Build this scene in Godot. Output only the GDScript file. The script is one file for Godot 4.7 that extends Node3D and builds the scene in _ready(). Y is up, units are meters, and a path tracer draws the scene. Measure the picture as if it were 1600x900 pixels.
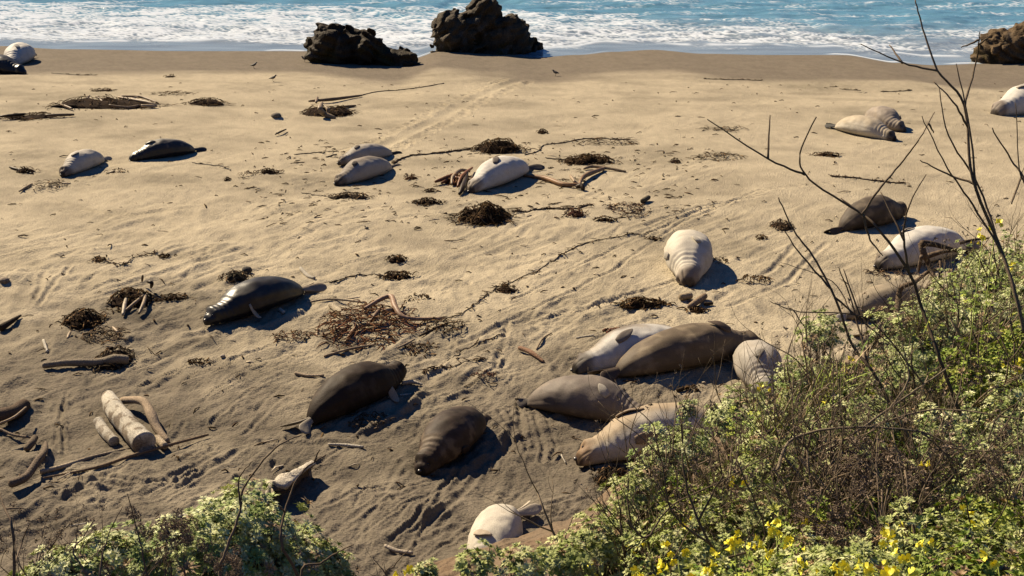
extends Node3D
# A beach of resting elephant seals seen from a low bluff. Metres, y up, camera looks to -z (the sea).

const EYE := Vector3(0, 9, 0)
const PITCH := 19.4
const FOCAL := 2000.0          # in units of 1/1600 picture width
const SEA := -1.0
const SUN_TO := Vector3(-0.54, 0.62, -0.57)

var rng := RandomNumberGenerator.new()
var noise_a := FastNoiseLite.new()
var noise_b := FastNoiseLite.new()
var ridge := FastNoiseLite.new()
var cell := FastNoiseLite.new()
var M := {}
var used := {}
var shore_x := PackedFloat32Array()
var shore_d := PackedFloat32Array()
var toe := PackedVector2Array()
var edge := PackedVector2Array()

# ------------------------------------------------------------------ mesh builder
class MB:
	var v := PackedVector3Array()
	var c := PackedColorArray()
	var i := PackedInt32Array()

	func tri(a: Vector3, b: Vector3, d: Vector3, col: Color) -> void:
		var n := v.size()
		v.append(a); v.append(b); v.append(d)
		c.append(col); c.append(col); c.append(col)
		i.append(n); i.append(n + 1); i.append(n + 2)

	func quad(a: Vector3, b: Vector3, d: Vector3, e: Vector3, col: Color) -> void:
		var n := v.size()
		v.append(a); v.append(b); v.append(d); v.append(e)
		for k in 4: c.append(col)
		for k in [0, 1, 2, 0, 2, 3]: i.append(n + k)

	# rings of equal size joined into a skin, ends closed with fans
	func skin(rings: Array, cols: Array, close := true) -> void:
		var base := v.size()
		var m: int = rings[0].size()
		for r in rings.size():
			v.append_array(rings[r])
			c.append_array(cols[r])
		for r in rings.size() - 1:
			for k in m:
				var a := base + r * m + k
				var b := base + r * m + (k + 1) % m
				i.append(a); i.append(b); i.append(a + m)
				i.append(b); i.append(b + m); i.append(a + m)
		if close:
			for e in [0, rings.size() - 1]:
				var mid := Vector3.ZERO
				for p in rings[e]: mid += p
				mid /= m
				var n := v.size()
				v.append(mid); c.append(cols[e][0])
				for k in m:
					var a2: int = base + e * m + k
					var b2: int = base + e * m + (k + 1) % m
					if e == 0:
						i.append(n); i.append(b2); i.append(a2)
					else:
						i.append(n); i.append(a2); i.append(b2)

	func tube(pts: Array, rad: Array, sides: int, col: Color, flat := 1.0, lump: FastNoiseLite = null, amount := 0.0, speck := 0.0) -> void:
		var rings := []
		var cols := []
		var ref := Vector3.UP
		for k in pts.size():
			var t: Vector3 = (pts[min(k + 1, pts.size() - 1)] - pts[max(k - 1, 0)]).normalized()
			var s := t.cross(ref)
			if s.length() < 0.1: s = t.cross(Vector3.RIGHT)
			s = s.normalized()
			var u := s.cross(t).normalized()
			var ring := PackedVector3Array()
			var cc := PackedColorArray()
			for j in sides:
				var a := TAU * j / sides
				var p: Vector3 = pts[k] + (s * cos(a) + u * sin(a) * flat) * rad[k]
				var cl := col
				if lump:
					var q := lump.get_noise_3dv(p * 9.0)
					p += (p - pts[k]) * q * amount
					cl = col * (1.0 + minf(speck, 0.5) * lump.get_noise_3dv(p * 23.0 + Vector3(7, 3, 1)))
					if speck > 0.5: cl = cl.lerp(Color(0.20, 0.145, 0.095), smoothstep(0.08, 0.22, lump.get_noise_3dv(p * 40.0)) * speck)
					cl.a = 1.0
				ring.append(p); cc.append(cl)
			rings.append(ring); cols.append(cc)
		skin(rings, cols)

	func mesh(smooth := true) -> ArrayMesh:
		var arr := []
		arr.resize(Mesh.ARRAY_MAX)
		arr[Mesh.ARRAY_VERTEX] = v
		arr[Mesh.ARRAY_COLOR] = c
		arr[Mesh.ARRAY_INDEX] = i
		var st := SurfaceTool.new()
		st.create_from_arrays(arr)
		if not smooth:
			st.deindex()
			st.set_smooth_group(-1)
		st.generate_normals()
		return st.commit()

# ------------------------------------------------------------------ naming and placing
func numbered(n: String) -> String:
	if not used.has(n):
		used[n] = 0
		return n
	used[n] += 1
	return "%s_%03d" % [n, used[n]]

func tag(o: Node, label: String, category: String, group := "", kind := "") -> void:
	if label: o.set_meta("label", label)
	if category: o.set_meta("category", category)
	if group: o.set_meta("group", group)
	if kind: o.set_meta("kind", kind)

func thing(called: String, at: Vector3, label: String, category: String, group := "") -> Node3D:
	var o := Node3D.new()
	o.name = numbered(called)
	add_child(o)
	o.position = at
	tag(o, label, category, group)
	return o

func put(parent: Node, called: String, m: Mesh, mat: Material, at := Vector3.ZERO) -> MeshInstance3D:
	var o := MeshInstance3D.new()
	o.name = called if parent != self else numbered(called)
	o.mesh = m
	o.material_override = mat
	parent.add_child(o, true)
	o.position = at
	return o

func copy(o: Node3D, label: String, group: String) -> Node3D:
	var r: Node3D = o.duplicate()
	var base_name := String(o.name)
	var k := base_name.rfind("_0")
	if k > 0: base_name = base_name.substr(0, k)
	r.name = numbered(base_name)
	add_child(r)
	if label: r.set_meta("label", label)
	if group: r.set_meta("group", group)
	return r

func many(parent: Node, called: String, m: Mesh, mat: Material, places: Array, tints: Array) -> MultiMeshInstance3D:
	var mm := MultiMesh.new()
	mm.transform_format = MultiMesh.TRANSFORM_3D
	mm.use_colors = true
	mm.mesh = m
	mm.instance_count = places.size()
	for k in places.size():
		mm.set_instance_transform(k, places[k])
		mm.set_instance_color(k, tints[k])
	var o := MultiMeshInstance3D.new()
	o.name = called if parent != self else numbered(called)
	o.multimesh = mm
	o.material_override = mat
	parent.add_child(o, true)
	o.set_meta("kind", "stuff")
	return o

func ray(px: float, py: float) -> Vector3:
	var d := Vector3((px - 800.0) / FOCAL, (450.0 - py) / FOCAL, -1.0)
	return d.rotated(Vector3.RIGHT, -deg_to_rad(PITCH))

func at(px: float, py: float, depth: float) -> Vector3:
	return EYE + ray(px, py) * depth

func gp(px: float, py: float, h := 0.0) -> Vector3:      # the point of the beach seen there, h above the sand
	var r := ray(px, py)
	var p := EYE + r * ((h - EYE.y) / r.y)
	for k in 4:
		var y := maxf(base_h(p.x, p.z), SEA) + h
		p = EYE + r * ((y - EYE.y) / r.y)
	return p

func on_bluff(px: float, py: float, above: float) -> Vector3:  # first point of the bluff's plant layer met there
	var r := ray(px, py)
	var t := 1.5
	while t < 22.0:
		var p := EYE + r * t
		if p.y < bluff_h(p.x, p.z) + above: return p
		t += 0.03
	return EYE + r * 6.0

func jit(a: float) -> float:
	return rng.randf_range(-a, a)

# ------------------------------------------------------------------ terrain functions
func shore_at(x: float) -> float:
	var n := shore_x.size()
	if x <= shore_x[0]: return shore_d[0]
	if x >= shore_x[n - 1]: return shore_d[n - 1]
	for k in n - 1:
		if x < shore_x[k + 1]:
			var u := (x - shore_x[k]) / (shore_x[k + 1] - shore_x[k])
			return lerpf(shore_d[k], shore_d[k + 1], u * u * (3.0 - 2.0 * u))
	return shore_d[n - 1]

func base_h(x: float, z: float) -> float:
	if shore_x.is_empty(): return 0.0
	var u := shore_at(x) + z
	if u > 30.0: return 0.0
	if u < 0.0: return maxf(SEA + u * 0.05, SEA - 3.0)
	var s := u / 30.0
	return SEA * (1.0 - s * (2.0 - s))

func line_side(line: PackedVector2Array, x: float, z: float) -> float:   # signed distance, positive on the camera's side
	var p := Vector2(x, z)
	var best := 1e9
	var sgn := 1.0
	for k in line.size() - 1:
		var a := line[k]
		var d := line[k + 1] - a
		var t := clampf((p - a).dot(d) / d.length_squared(), 0.0, 1.0)
		var q := p - a - d * t
		var l := q.length_squared()
		if l < best:
			best = l
			sgn = 1.0 if d.cross(p - a) > 0.0 else -1.0
	return sqrt(best) * sgn

func talus(x: float, z: float) -> float:
	if z < -34.0 or z > -8.0 or x < -6.0: return 0.0
	var s := line_side(toe, x, z)
	if s <= -0.3: return 0.0
	s += 0.25 * noise_a.get_noise_2d(x * 4.0, z * 4.0)
	if s <= 0.0: return 0.0
	return 0.26 * smoothstep(0.0, 0.35, s) + 0.45 * maxf(s - 0.2, 0.0)

func rough_at(x: float, z: float) -> float:
	var d := -z
	var n := noise_a.get_noise_2d(x * 0.5 + 50.0, z * 0.5)
	var r := 1.0 - smoothstep(16.0, 40.0, d + n * 9.0)
	return 0.22 + 0.78 * r

func dry_at(x: float, z: float) -> float:         # 0 in the wet strip of the sea, 1 on the dry sand
	var u := shore_at(x) + z
	return smoothstep(8.0, 11.0, u + 2.6 * noise_a.get_noise_2d(x * 0.5, z * 1.3) + 0.8 * noise_b.get_noise_2d(x * 1.1, z * 3.0))

func sand_h(x: float, z: float) -> float:
	var y := base_h(x, z)
	var dry := dry_at(x, z)
	var r := rough_at(x, z) * dry
	y += 0.10 * noise_a.get_noise_2d(x * 1.2, z * 1.2) * dry
	if dry > 0.01:
		var wx := x + 0.5 * noise_b.get_noise_2d(x * 2.0, z * 2.0)
		var wz := z + 0.5 * noise_b.get_noise_2d(x * 2.0 + 90.0, z * 2.0)
		var along := wx * 0.58 - wz * 0.81
		var across := wx * 0.81 + wz * 0.58
		var st := ridge.get_noise_2d(along * 2.2, across * 15.0)
		var sm := smoothstep(-0.15, 0.35, noise_a.get_noise_2d(x * 2.1 + 300.0, z * 2.1))
		y += 0.045 * st * r * sm
		y += 0.016 * ridge.get_noise_2d(along * 5.0 + 30.0, across * 42.0) * r * smoothstep(0.0, 0.3, noise_a.get_noise_2d(x * 2.7 + 130.0, z * 2.7))
		y += 0.07 * noise_b.get_noise_2d(x * 6.0, z * 6.0) * r
		y += 0.025 * noise_b.get_noise_2d(x * 19.0 + 40.0, z * 19.0) * r + 0.03 * ridge.get_noise_2d(x * 7.0 + 9.0, z * 5.0) * r * r
		y += 0.012 * noise_b.get_noise_2d(x * 55.0, z * 55.0 + 11.0) * r
		var pit := cell.get_noise_2d(x * 10.0, z * 10.0)
		y -= 0.022 * smoothstep(-0.82, -0.97, pit) * r * smoothstep(0.0, 0.3, noise_a.get_noise_2d(x * 1.3, z * 1.3 + 77.0))
	return y + talus(x, z)

func bluff_top(x: float, z: float) -> float:
	var d := -z
	var y := 7.35
	if d > 0.3: y -= 0.30 * minf(d - 0.3, 4.2)
	if d > 4.5: y -= 0.16 * (d - 4.5)
	return y + 0.12 * clampf(x, -3.0, 9.0)

func bluff_h(x: float, z: float) -> float:
	var e := line_side(edge, x, z)
	var y := bluff_top(x, z) + 0.16 * noise_a.get_noise_2d(x * 5.0, z * 5.0) + 0.05 * noise_b.get_noise_2d(x * 12.0, z * 12.0)
	if e >= 0.0: return y - 0.3 * exp(-e / 0.5)
	return y - 0.3 + 1.5 * e + 0.3 * noise_b.get_noise_2d(x * 4.0, z * 4.0)

# ------------------------------------------------------------------ materials
func noise_tex(freq: float, as_normal: bool, bump := 4.0, size := 512, seed_n := 5, ramp: Gradient = null, octaves := 4, kind := FastNoiseLite.TYPE_SIMPLEX_SMOOTH) -> Texture2D:
	var n := FastNoiseLite.new()
	n.noise_type = kind
	n.seed = seed_n
	n.frequency = freq
	n.fractal_octaves = octaves
	var im := n.get_seamless_image(size, size)
	if as_normal:
		im.convert(Image.FORMAT_RGBA8)
		im.bump_map_to_normal_map(bump)
	elif ramp:
		im.convert(Image.FORMAT_RGBA8)
		var data := im.get_data()
		var lut := []
		for k in 256: lut.append(ramp.sample(k / 255.0))
		for k in size * size:
			var cl: Color = lut[data[k * 4]]
			data[k * 4] = int(cl.r * 255.0); data[k * 4 + 1] = int(cl.g * 255.0); data[k * 4 + 2] = int(cl.b * 255.0)
		im = Image.create_from_data(size, size, false, Image.FORMAT_RGBA8, data)
	return ImageTexture.create_from_image(im)

func grey_ramp(lo: float, hi: float) -> Gradient:
	var g := Gradient.new()
	g.set_color(0, Color(lo, lo, lo)); g.set_color(1, Color(hi, hi, hi))
	return g

func mat(rough: float, tex: Texture2D = null, nrm: Texture2D = null, scale_uv := 1.0, nscale := 1.0) -> StandardMaterial3D:
	var m := StandardMaterial3D.new()
	m.vertex_color_use_as_albedo = true
	m.albedo_color = Color.WHITE
	m.roughness = rough
	if tex or nrm:
		m.uv1_triplanar = true
		m.uv1_world_triplanar = true
		m.uv1_scale = Vector3.ONE * scale_uv
	if tex: m.albedo_texture = tex
	if nrm:
		m.normal_enabled = true
		m.normal_texture = nrm
		m.normal_scale = nscale
	return m

func make_materials() -> void:
	var grain := noise_tex(0.09, false, 4.0, 512, 3, grey_ramp(0.72, 1.0), 5)
	var grain_n := noise_tex(0.05, true, 6.0, 512, 8, null, 5)
	M.sand = mat(0.95, grain, grain_n, 0.55, 0.8)
	M.soil = mat(0.95, noise_tex(0.06, false, 4.0, 256, 13, grey_ramp(0.5, 1.0), 5), grain_n, 1.3, 1.2)
	M.water = mat(0.16, null, noise_tex(0.03, true, 3.0, 512, 21, null, 4), 0.35, 0.35)
	M.rock = mat(0.75, noise_tex(0.04, false, 4.0, 512, 31, grey_ramp(0.45, 1.0), 5), noise_tex(0.03, true, 8.0, 512, 33, null, 5), 0.7, 1.2)
	var fur := noise_tex(0.05, false, 4.0, 512, 41, grey_ramp(0.78, 1.0), 4)
	M.seal = mat(0.62, fur, noise_tex(0.08, true, 2.0, 256, 43, null, 3), 1.6, 0.35)
	M.wet_seal = mat(0.42, fur, noise_tex(0.08, true, 2.0, 256, 43, null, 3), 1.6, 0.3)
	M.eye = mat(0.08)
	M.nose = mat(0.35)
	M.kelp = mat(0.9)
	M.kelp.metallic_specular = 0.12
	M.stipe = mat(0.5, noise_tex(0.03, false, 4.0, 256, 51, grey_ramp(0.6, 1.0), 4), null, 2.0)
	M.wood = mat(0.85, noise_tex(0.03, false, 4.0, 512, 61, grey_ramp(0.55, 1.0), 5), noise_tex(0.05, true, 6.0, 256, 63, null, 4), 2.2, 0.9)
	M.leaf = mat(0.7)
	M.leaf.backlight_enabled = true
	M.leaf.backlight = Color(0.30, 0.33, 0.09)
	M.petal = mat(0.55)
	M.petal.backlight_enabled = true
	M.petal.backlight = Color(0.5, 0.45, 0.03)
	M.twig = mat(0.85, noise_tex(0.05, false, 4.0, 256, 71, grey_ramp(0.6, 1.0), 4), null, 6.0)
	M.head = mat(0.95)
	M.head.metallic_specular = 0.1
	M.twig.metallic_specular = 0.15
	M.seal.metallic_specular = 0.22
	M.rock.metallic_specular = 0.2
	M.sand.metallic_specular = 0.15
	M.wood.metallic_specular = 0.2
	M.leaf.metallic_specular = 0.3
	M.stipe.metallic_specular = 0.25
	M.wet_seal.metallic_specular = 0.4
	M.feather = mat(0.7)

# ------------------------------------------------------------------ the beach
var rows := 620
var cols := 840
var grid_h := PackedFloat32Array()
var grid_z := PackedFloat32Array()
var grid_u := PackedFloat32Array()
var groove_dark := PackedFloat32Array()

func half_w(z: float) -> float:
	return 0.45 * -z + 3.0

func groove(px_points: Array, width: float, depth: float, rim := 0.4, dark := 0.0) -> void:
	var pts := []
	for p in px_points:
		var w := gp(p[0], p[1])
		pts.append(Vector2(w.x, w.z))
	groove_world(pts, width, depth, rim, dark)

func groove_world(pts: Array, width: float, depth: float, rim := 0.4, dark := 0.0) -> void:
	var near := {}
	var reach := width * 2.2
	for k in pts.size() - 1:
		var a: Vector2 = pts[k]
		var b: Vector2 = pts[k + 1]
		var r0 := row_of(maxf(a.y, b.y) + reach)
		var r1 := row_of(minf(a.y, b.y) - reach)
		var d := b - a
		var ll := maxf(d.length_squared(), 1e-6)
		for r in range(r0, r1 + 1):
			var z := grid_z[r]
			var hw := half_w(z)
			var xl := minf(a.x, b.x) - reach
			var xr := maxf(a.x, b.x) + reach
			# part of the segment near this row
			if absf(d.y) > 1e-4:
				var ta := clampf((z - reach - a.y) / d.y, 0.0, 1.0)
				var tb := clampf((z + reach - a.y) / d.y, 0.0, 1.0)
				xl = minf(a.x + d.x * ta, a.x + d.x * tb) - reach
				xr = maxf(a.x + d.x * ta, a.x + d.x * tb) + reach
			var c0 := clampi(int((xl / hw + 1.0) * 0.5 * (cols - 1)), 0, cols - 1)
			var c1 := clampi(int((xr / hw + 1.0) * 0.5 * (cols - 1)) + 1, 0, cols - 1)
			for cc in range(c0, c1 + 1):
				var p := Vector2(grid_u[cc] * hw, z)
				var t := clampf((p - a).dot(d) / ll, 0.0, 1.0)
				var l := (p - a - d * t).length()
				var key := r * cols + cc
				if l < reach and l < near.get(key, 1e9): near[key] = l
	for key in near:
		var x: float = near[key] / width
		var gz := grid_z[key / cols]
		var gx := grid_u[key % cols] * half_w(gz)
		var wob := clampf(1.0 + 1.1 * noise_b.get_noise_2d(gx * 5.0, gz * 5.0), 0.1, 1.7)
		x *= 1.0 + 0.5 * noise_b.get_noise_2d(gx * 30.0 + 5.0, gz * 30.0)
		grid_h[key] += depth * wob * (-exp(-x * x * 3.0) + rim * exp(-(x - 1.15) * (x - 1.15) * 7.0))
		if dark > 0.0: groove_dark[key] = maxf(groove_dark[key], dark * exp(-x * x * 2.0))  # darker towards the middle of the groove

func row_of(z: float) -> int:
	var th := atan2(9.0, maxf(-z, 4.0))
	return clampi(int((TH0 - th) / (TH0 - TH1) * (rows - 1)), 0, rows - 1)

const TH0 := 0.66
const TH1 := 0.128

func build_beach() -> void:
	grid_h.resize(rows * cols); groove_dark.resize(rows * cols)
	grid_z.resize(rows); grid_u.resize(cols)
	for c in cols: grid_u[c] = 2.0 * c / (cols - 1) - 1.0
	for r in rows:
		var z := -9.0 / tan(lerpf(TH0, TH1, float(r) / (rows - 1)))
		grid_z[r] = z
		var hw := half_w(z)
		for c in cols:
			grid_h[r * cols + c] = sand_h(grid_u[c] * hw, z)
	beach_tracks()
	var v := PackedVector3Array()
	var nn := PackedVector3Array()
	var col := PackedColorArray()
	var idx := PackedInt32Array()
	v.resize(rows * cols); nn.resize(rows * cols); col.resize(rows * cols)
	for r in rows:
		var z := grid_z[r]
		var hw := half_w(z)
		var dx := 2.0 * hw / (cols - 1)
		var ra := maxi(r - 1, 0)
		var rb := mini(r + 1, rows - 1)
		var dz := grid_z[rb] - grid_z[ra]
		for c in cols:
			var k := r * cols + c
			var x := grid_u[c] * hw
			v[k] = Vector3(x, grid_h[k], z)
			var gx := (grid_h[r * cols + mini(c + 1, cols - 1)] - grid_h[r * cols + maxi(c - 1, 0)]) / (2.0 * dx)
			var skew := grid_u[c] * 0.45   # columns fan out with distance
			var gz := (grid_h[rb * cols + c] - grid_h[ra * cols + c]) / dz + gx * skew
			nn[k] = Vector3(-gx, 1.0, -gz).normalized()
			col[k] = sand_color(x, z, groove_dark[k])
	for r in rows - 1:
		for c in cols - 1:
			var a := r * cols + c
			idx.append_array(PackedInt32Array([a, a + cols, a + 1, a + 1, a + cols, a + cols + 1]))
	# coarse continuation to both sides
	for side in [0, cols - 1]:
		var sg := -1.0 if side == 0 else 1.0
		var b0 := v.size()
		var steps := [0.0, 6.0, 20.0, 60.0, 180.0, 500.0]
		var rr := range(0, rows, 8)
		for r in rr:
			for s in steps:
				var k: int = r * cols + side
				v.append(v[k] + Vector3(sg * s, 0.0, 0.0))
				nn.append(Vector3.UP)
				col.append(col[k])
		for q in rr.size() - 1:
			for s in steps.size() - 1:
				var a: int = b0 + q * steps.size() + s
				var e := a + steps.size()
				idx.append_array(PackedInt32Array([a, e, a + 1, a + 1, e, e + 1]))
	var arr := []
	arr.resize(Mesh.ARRAY_MAX)
	arr[Mesh.ARRAY_VERTEX] = v; arr[Mesh.ARRAY_NORMAL] = nn; arr[Mesh.ARRAY_COLOR] = col; arr[Mesh.ARRAY_INDEX] = idx
	var m := ArrayMesh.new()
	m.add_surface_from_arrays(Mesh.PRIMITIVE_TRIANGLES, arr)
	tag(put(self, "beach", m, M.sand), "", "", "", "structure")

func sand_color(x: float, z: float, st: float) -> Color:
	var d := -z
	var dry := dry_at(x, z)
	var n := noise_a.get_noise_2d(x * 1.1, z * 1.1)
	var f := noise_b.get_noise_2d(x * 7.0, z * 7.0)
	var g := noise_b.get_noise_2d(x * 31.0, z * 31.0)
	var grey := 1.0 - smoothstep(15.5, 27.0, d + n * 6.0 + f * 3.0 + x * 0.12)      # darker churned-up sand, with shade from its roughness painted into the colour
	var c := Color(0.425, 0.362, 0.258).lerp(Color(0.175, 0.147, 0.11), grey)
	c = c.lerp(Color(0.19, 0.158, 0.12), 1.0 - dry)
	var band := smoothstep(0.05, 0.4, noise_b.get_noise_2d(x * 0.6, z * 2.0 + 31.0)) * dry
	var pat := smoothstep(0.02, 0.30, noise_b.get_noise_2d(x * 2.6 + 70.0, z * 4.0) + 0.35 * g)
	c = c * (1.0 + 0.12 * f + 0.15 * g - 0.14 * band - 0.17 * pat * dry)
	if talus(x, z) > 0.1: c = c.lerp(Color(0.21, 0.14, 0.085), 0.6 + 0.3 * f)
	c = c.lerp(Color(0.06, 0.043, 0.028), st * (0.75 + 0.5 * g))
	c.a = 1.0
	return c

func beach_tracks() -> void:
	# a seal's crawl from the water: rows of flipper marks beside a shallow belly groove
	var path := [[560, 252], [600, 228], [640, 207], [690, 182], [735, 155], [790, 132], [815, 124]]
	groove(path, 0.30, 0.03, 0.5)
	for k in path.size() - 1:
		for q in 5:
			var u := q / 5.0
			var a := gp(lerpf(path[k][0], path[k + 1][0], u), lerpf(path[k][1], path[k + 1][1], u))
			var b := gp(path[k + 1][0], path[k + 1][1])
			var t := Vector2(b.x - a.x, b.z - a.z).normalized()
			var s := Vector2(-t.y, t.x)
			for sg in [-1.0, 1.0]:
				var o: Vector2 = Vector2(a.x, a.z) + s * sg * 0.42
				groove_world([o, o + s * sg * 0.28 + t * 0.22], 0.10, 0.055, 0.6, 0.25)
	for l in [
		[[440, 250], [520, 240], [600, 215]], [[470, 272], [430, 262], [300, 262]],
		[[780, 510], [860, 470], [960, 425], [1060, 350], [1180, 300], [1330, 285]],
		[[850, 500], [960, 470], [1060, 440], [1180, 432]], [[800, 470], [900, 420], [1000, 372], [1090, 330], [1200, 300]],
		[[1140, 480], [1230, 440], [1290, 380]], [[1120, 470], [1210, 420], [1250, 370]],
		[[700, 545], [780, 512], [860, 490], [930, 478]], [[690, 560], [790, 525]],
		[[1010, 352], [1100, 322], [1200, 305]], [[880, 300], [1000, 330], [1100, 318]],
		[[420, 330], [560, 350], [700, 330]], [[40, 300], [180, 340], [300, 330]]]:
		groove(l, 0.09 + jit(0.03), 0.028, 0.6)
	# scrape marks left by moving animals in the near sand
	for l in [
		[[540, 880], [600, 830], [650, 785], [690, 765], [715, 735]], [[590, 885], [660, 830], [700, 795], [745, 740]],
		[[610, 845], [680, 790], [700, 750], [720, 732]], [[560, 840], [640, 785], [670, 772]], [[520, 830], [580, 790], [640, 770]],
		[[500, 800], [560, 765], [610, 755]], [[640, 890], [720, 830], [780, 790], [840, 745]], [[545, 700], [600, 690], [650, 705]],
		[[810, 625], [815, 660], [820, 690]], [[835, 650], [850, 690], [845, 715]], [[855, 655], [870, 690], [862, 712]], [[825, 705], [860, 735], [905, 745]],
		[[90, 760], [170, 765], [260, 750], [330, 715], [390, 690]], [[120, 750], [200, 758], [280, 740], [350, 702]],
		[[280, 760], [340, 725], [400, 690], [450, 690]], [[240, 830], [320, 780], [390, 735], [430, 700]], [[150, 740], [220, 752], [280, 752]],
		[[210, 600], [270, 580], [320, 560]], [[300, 640], [350, 600], [395, 570]], [[330, 660], [390, 610], [440, 585]], [[260, 610], [320, 575], [360, 545]],
		[[100, 700], [95, 640], [105, 610]], [[85, 690], [92, 650], [100, 625]], [[360, 560], [420, 540], [480, 545]], [[210, 575], [280, 540], [330, 525]],
		[[80, 460], [130, 440], [180, 420]], [[60, 480], [90, 440], [110, 420]], [[55, 470], [65, 450], [68, 430]],
		[[400, 640], [440, 600], [470, 585]], [[380, 680], [420, 640], [460, 600]], [[800, 820], [850, 790], [900, 770]], [[830, 790], [880, 795], [920, 770]],
		[[640, 760], [700, 745], [740, 760], [790, 770]], [[780, 640], [800, 670], [790, 700]], [[770, 735], [780, 700], [790, 680]]]:
		groove(l, 0.06 + jit(0.03), 0.017 + jit(0.008), 0.9)
	rng.seed = 77
	for k in 230:
		var p := Vector2(rng.randf_range(40, 1150), rng.randf_range(400, 900))
		if k % 3 == 0: p.y = rng.randf_range(560, 890)
		var a := gp(p.x, p.y)
		var ang := 0.95 + jit(0.45)
		var t := Vector2(cos(ang), -sin(ang))
		var len_m := rng.randf_range(0.4, 2.2)
		var q := Vector2(a.x, a.z)
		var pts := [q]
		for j in 5:
			t = t.rotated(jit(0.22))
			q += t * len_m / 5.0
			pts.append(q)
		groove_world(pts, rng.randf_range(0.025, 0.09), rng.randf_range(0.005, 0.017), 0.9)
	# footprints and flipper dents
	for k in 260:
		var p2 := Vector2(rng.randf_range(0, 1250), rng.randf_range(330, 890))
		var a2 := gp(p2.x, p2.y)
		var t2 := Vector2(1, 0).rotated(rng.randf() * TAU) * rng.randf_range(0.02, 0.14)
		var o2 := Vector2(a2.x, a2.z)
		groove_world([o2, o2 + t2], rng.randf_range(0.04, 0.10), rng.randf_range(0.008, 0.03), 0.6)
	# scoured heaps
	for l in [[15, 438, 0.5, 0.16], [130, 440, 0.3, -0.05], [430, 185, 0.35, 0.12], [75, 745, 0.4, -0.06], [115, 775, 0.3, -0.06], [170, 790, 0.25, -0.06], [20, 640, 0.5, 0.15], [25, 720, 0.5, 0.1], [350, 390, 0.5, 0.06], [660, 805, 0.3, 0.05], [560, 862, 0.35, 0.05]]:
		var a3 := gp(l[0], l[1])
		groove_world([Vector2(a3.x - 0.1, a3.z), Vector2(a3.x + 0.1, a3.z)], l[2], -l[3], 0.15)
	# sunken rim pressed up round the animals lying in the near sand
	for l in [[[660, 735], [720, 735], [775, 705], [795, 660]], [[470, 690], [540, 690], [620, 650], [660, 615]], [[330, 520], [400, 512], [470, 490]]]:
		groove(l, 0.12, -0.05, 0.3)

# ------------------------------------------------------------------ the sea
func build_sea() -> void:
	var nr := 330
	var nc := 620
	var v := PackedVector3Array()
	var col := PackedColorArray()
	var idx := PackedInt32Array()
	for r in nr:
		var q := float(r) / (nr - 1)
		var d := 54.0 + 32.0 * q if r < nr - 12 else 86.0 * pow(1.45, float(r - (nr - 12)))
		for c in nc:
			var u := 2.0 * c / (nc - 1) - 1.0
			var x := u * (0.45 * d + 4.0)
			if c == 0 or c == nc - 1: x *= 12.0
			var s := d - shore_at(x)
			var y := SEA
			var k := smoothstep(0.5, 6.0, s)
			var swell := sin((s + 1.2 * noise_a.get_noise_2d(x * 0.9, d * 0.9) * 4.0) * 0.95 + 0.4 * sin(x * 0.13))
			y += k * (0.10 * maxf(swell, -0.4) + 0.12 * noise_b.get_noise_2d(x * 2.2, d * 4.5) + 0.05 * noise_b.get_noise_2d(x * 7.0, d * 12.0))
			y += 0.012 * noise_b.get_noise_2d(x * 4.0, d * 8.0) * smoothstep(0.0, 1.0, s)
			# foam: torn lace left by the breakers, thicker towards the left
			var wx := x + 1.2 * noise_b.get_noise_2d(x * 2.0, d * 2.6)
			var wd := d + 0.8 * noise_b.get_noise_2d(x * 2.0 + 60.0, d * 2.6)
			var lace := 1.0 - absf(noise_b.get_noise_2d(wx * 5.0, wd * 11.0)) * 3.2
			var lace2 := 1.0 - absf(noise_b.get_noise_2d(wx * 14.0 + 200.0, wd * 26.0)) * 3.4
			var patch := noise_a.get_noise_2d(x * 1.5 + 20.0, d * 4.5)
			var left := 1.0 - smoothstep(-6.0, 18.0, x)
			var zone := smoothstep(1.6, 3.2, s + 1.2 * noise_a.get_noise_2d(x * 1.0, 9.0)) * (1.0 - smoothstep(7.0 + 5.0 * left, 15.0 + 6.0 * left, s))
			var cover := zone * (0.30 + 0.38 * left) + 0.10 * smoothstep(2.0, 5.0, s) + 0.55 * patch
			var foam := smoothstep(0.60, 0.92, maxf(lace, lace2 * 0.95) * 0.66 + cover * 0.62) * smoothstep(0.9, 2.4, s)
			# thin bright lip where the wash stops
			var lip := noise_a.get_noise_2d(x * 1.7, 4.0)
			var edge_line := exp(-pow((s - 0.25 - 0.25 * noise_b.get_noise_2d(x * 4.0, 2.0)) / 0.16, 2.0)) * smoothstep(0.0, 0.25, lip)
			var roll := exp(-pow((s - 3.0 - 1.3 * noise_a.get_noise_2d(x * 1.6, 15.0)) / 0.30, 2.0)) * smoothstep(-0.3, 0.1, noise_b.get_noise_2d(x * 3.0, 7.0))
			foam = clampf(maxf(foam, maxf(edge_line, roll * 0.9)), 0.0, 1.0)
			y += foam * 0.03
			var deep := smoothstep(4.0, 16.0, s)
			var w := Color(0.19, 0.225, 0.25).lerp(Color(0.10, 0.22, 0.29), deep)
			w = w * (1.0 + 0.35 * noise_b.get_noise_2d(x * 2.0, d * 7.0))
			var f := Color(0.66, 0.70, 0.72)
			var cc := w.lerp(f, foam * 0.95)
			cc.a = 1.0
			v.append(Vector3(x, y, -d)); col.append(cc)
	for r in nr - 1:
		for c in nc - 1:
			var a := r * nc + c
			idx.append_array(PackedInt32Array([a, a + nc, a + 1, a + 1, a + nc, a + nc + 1]))
	var mb := MB.new()
	mb.v = v; mb.c = col; mb.i = idx
	tag(put(self, "sea", mb.mesh(), M.water), "", "", "", "structure")

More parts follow.
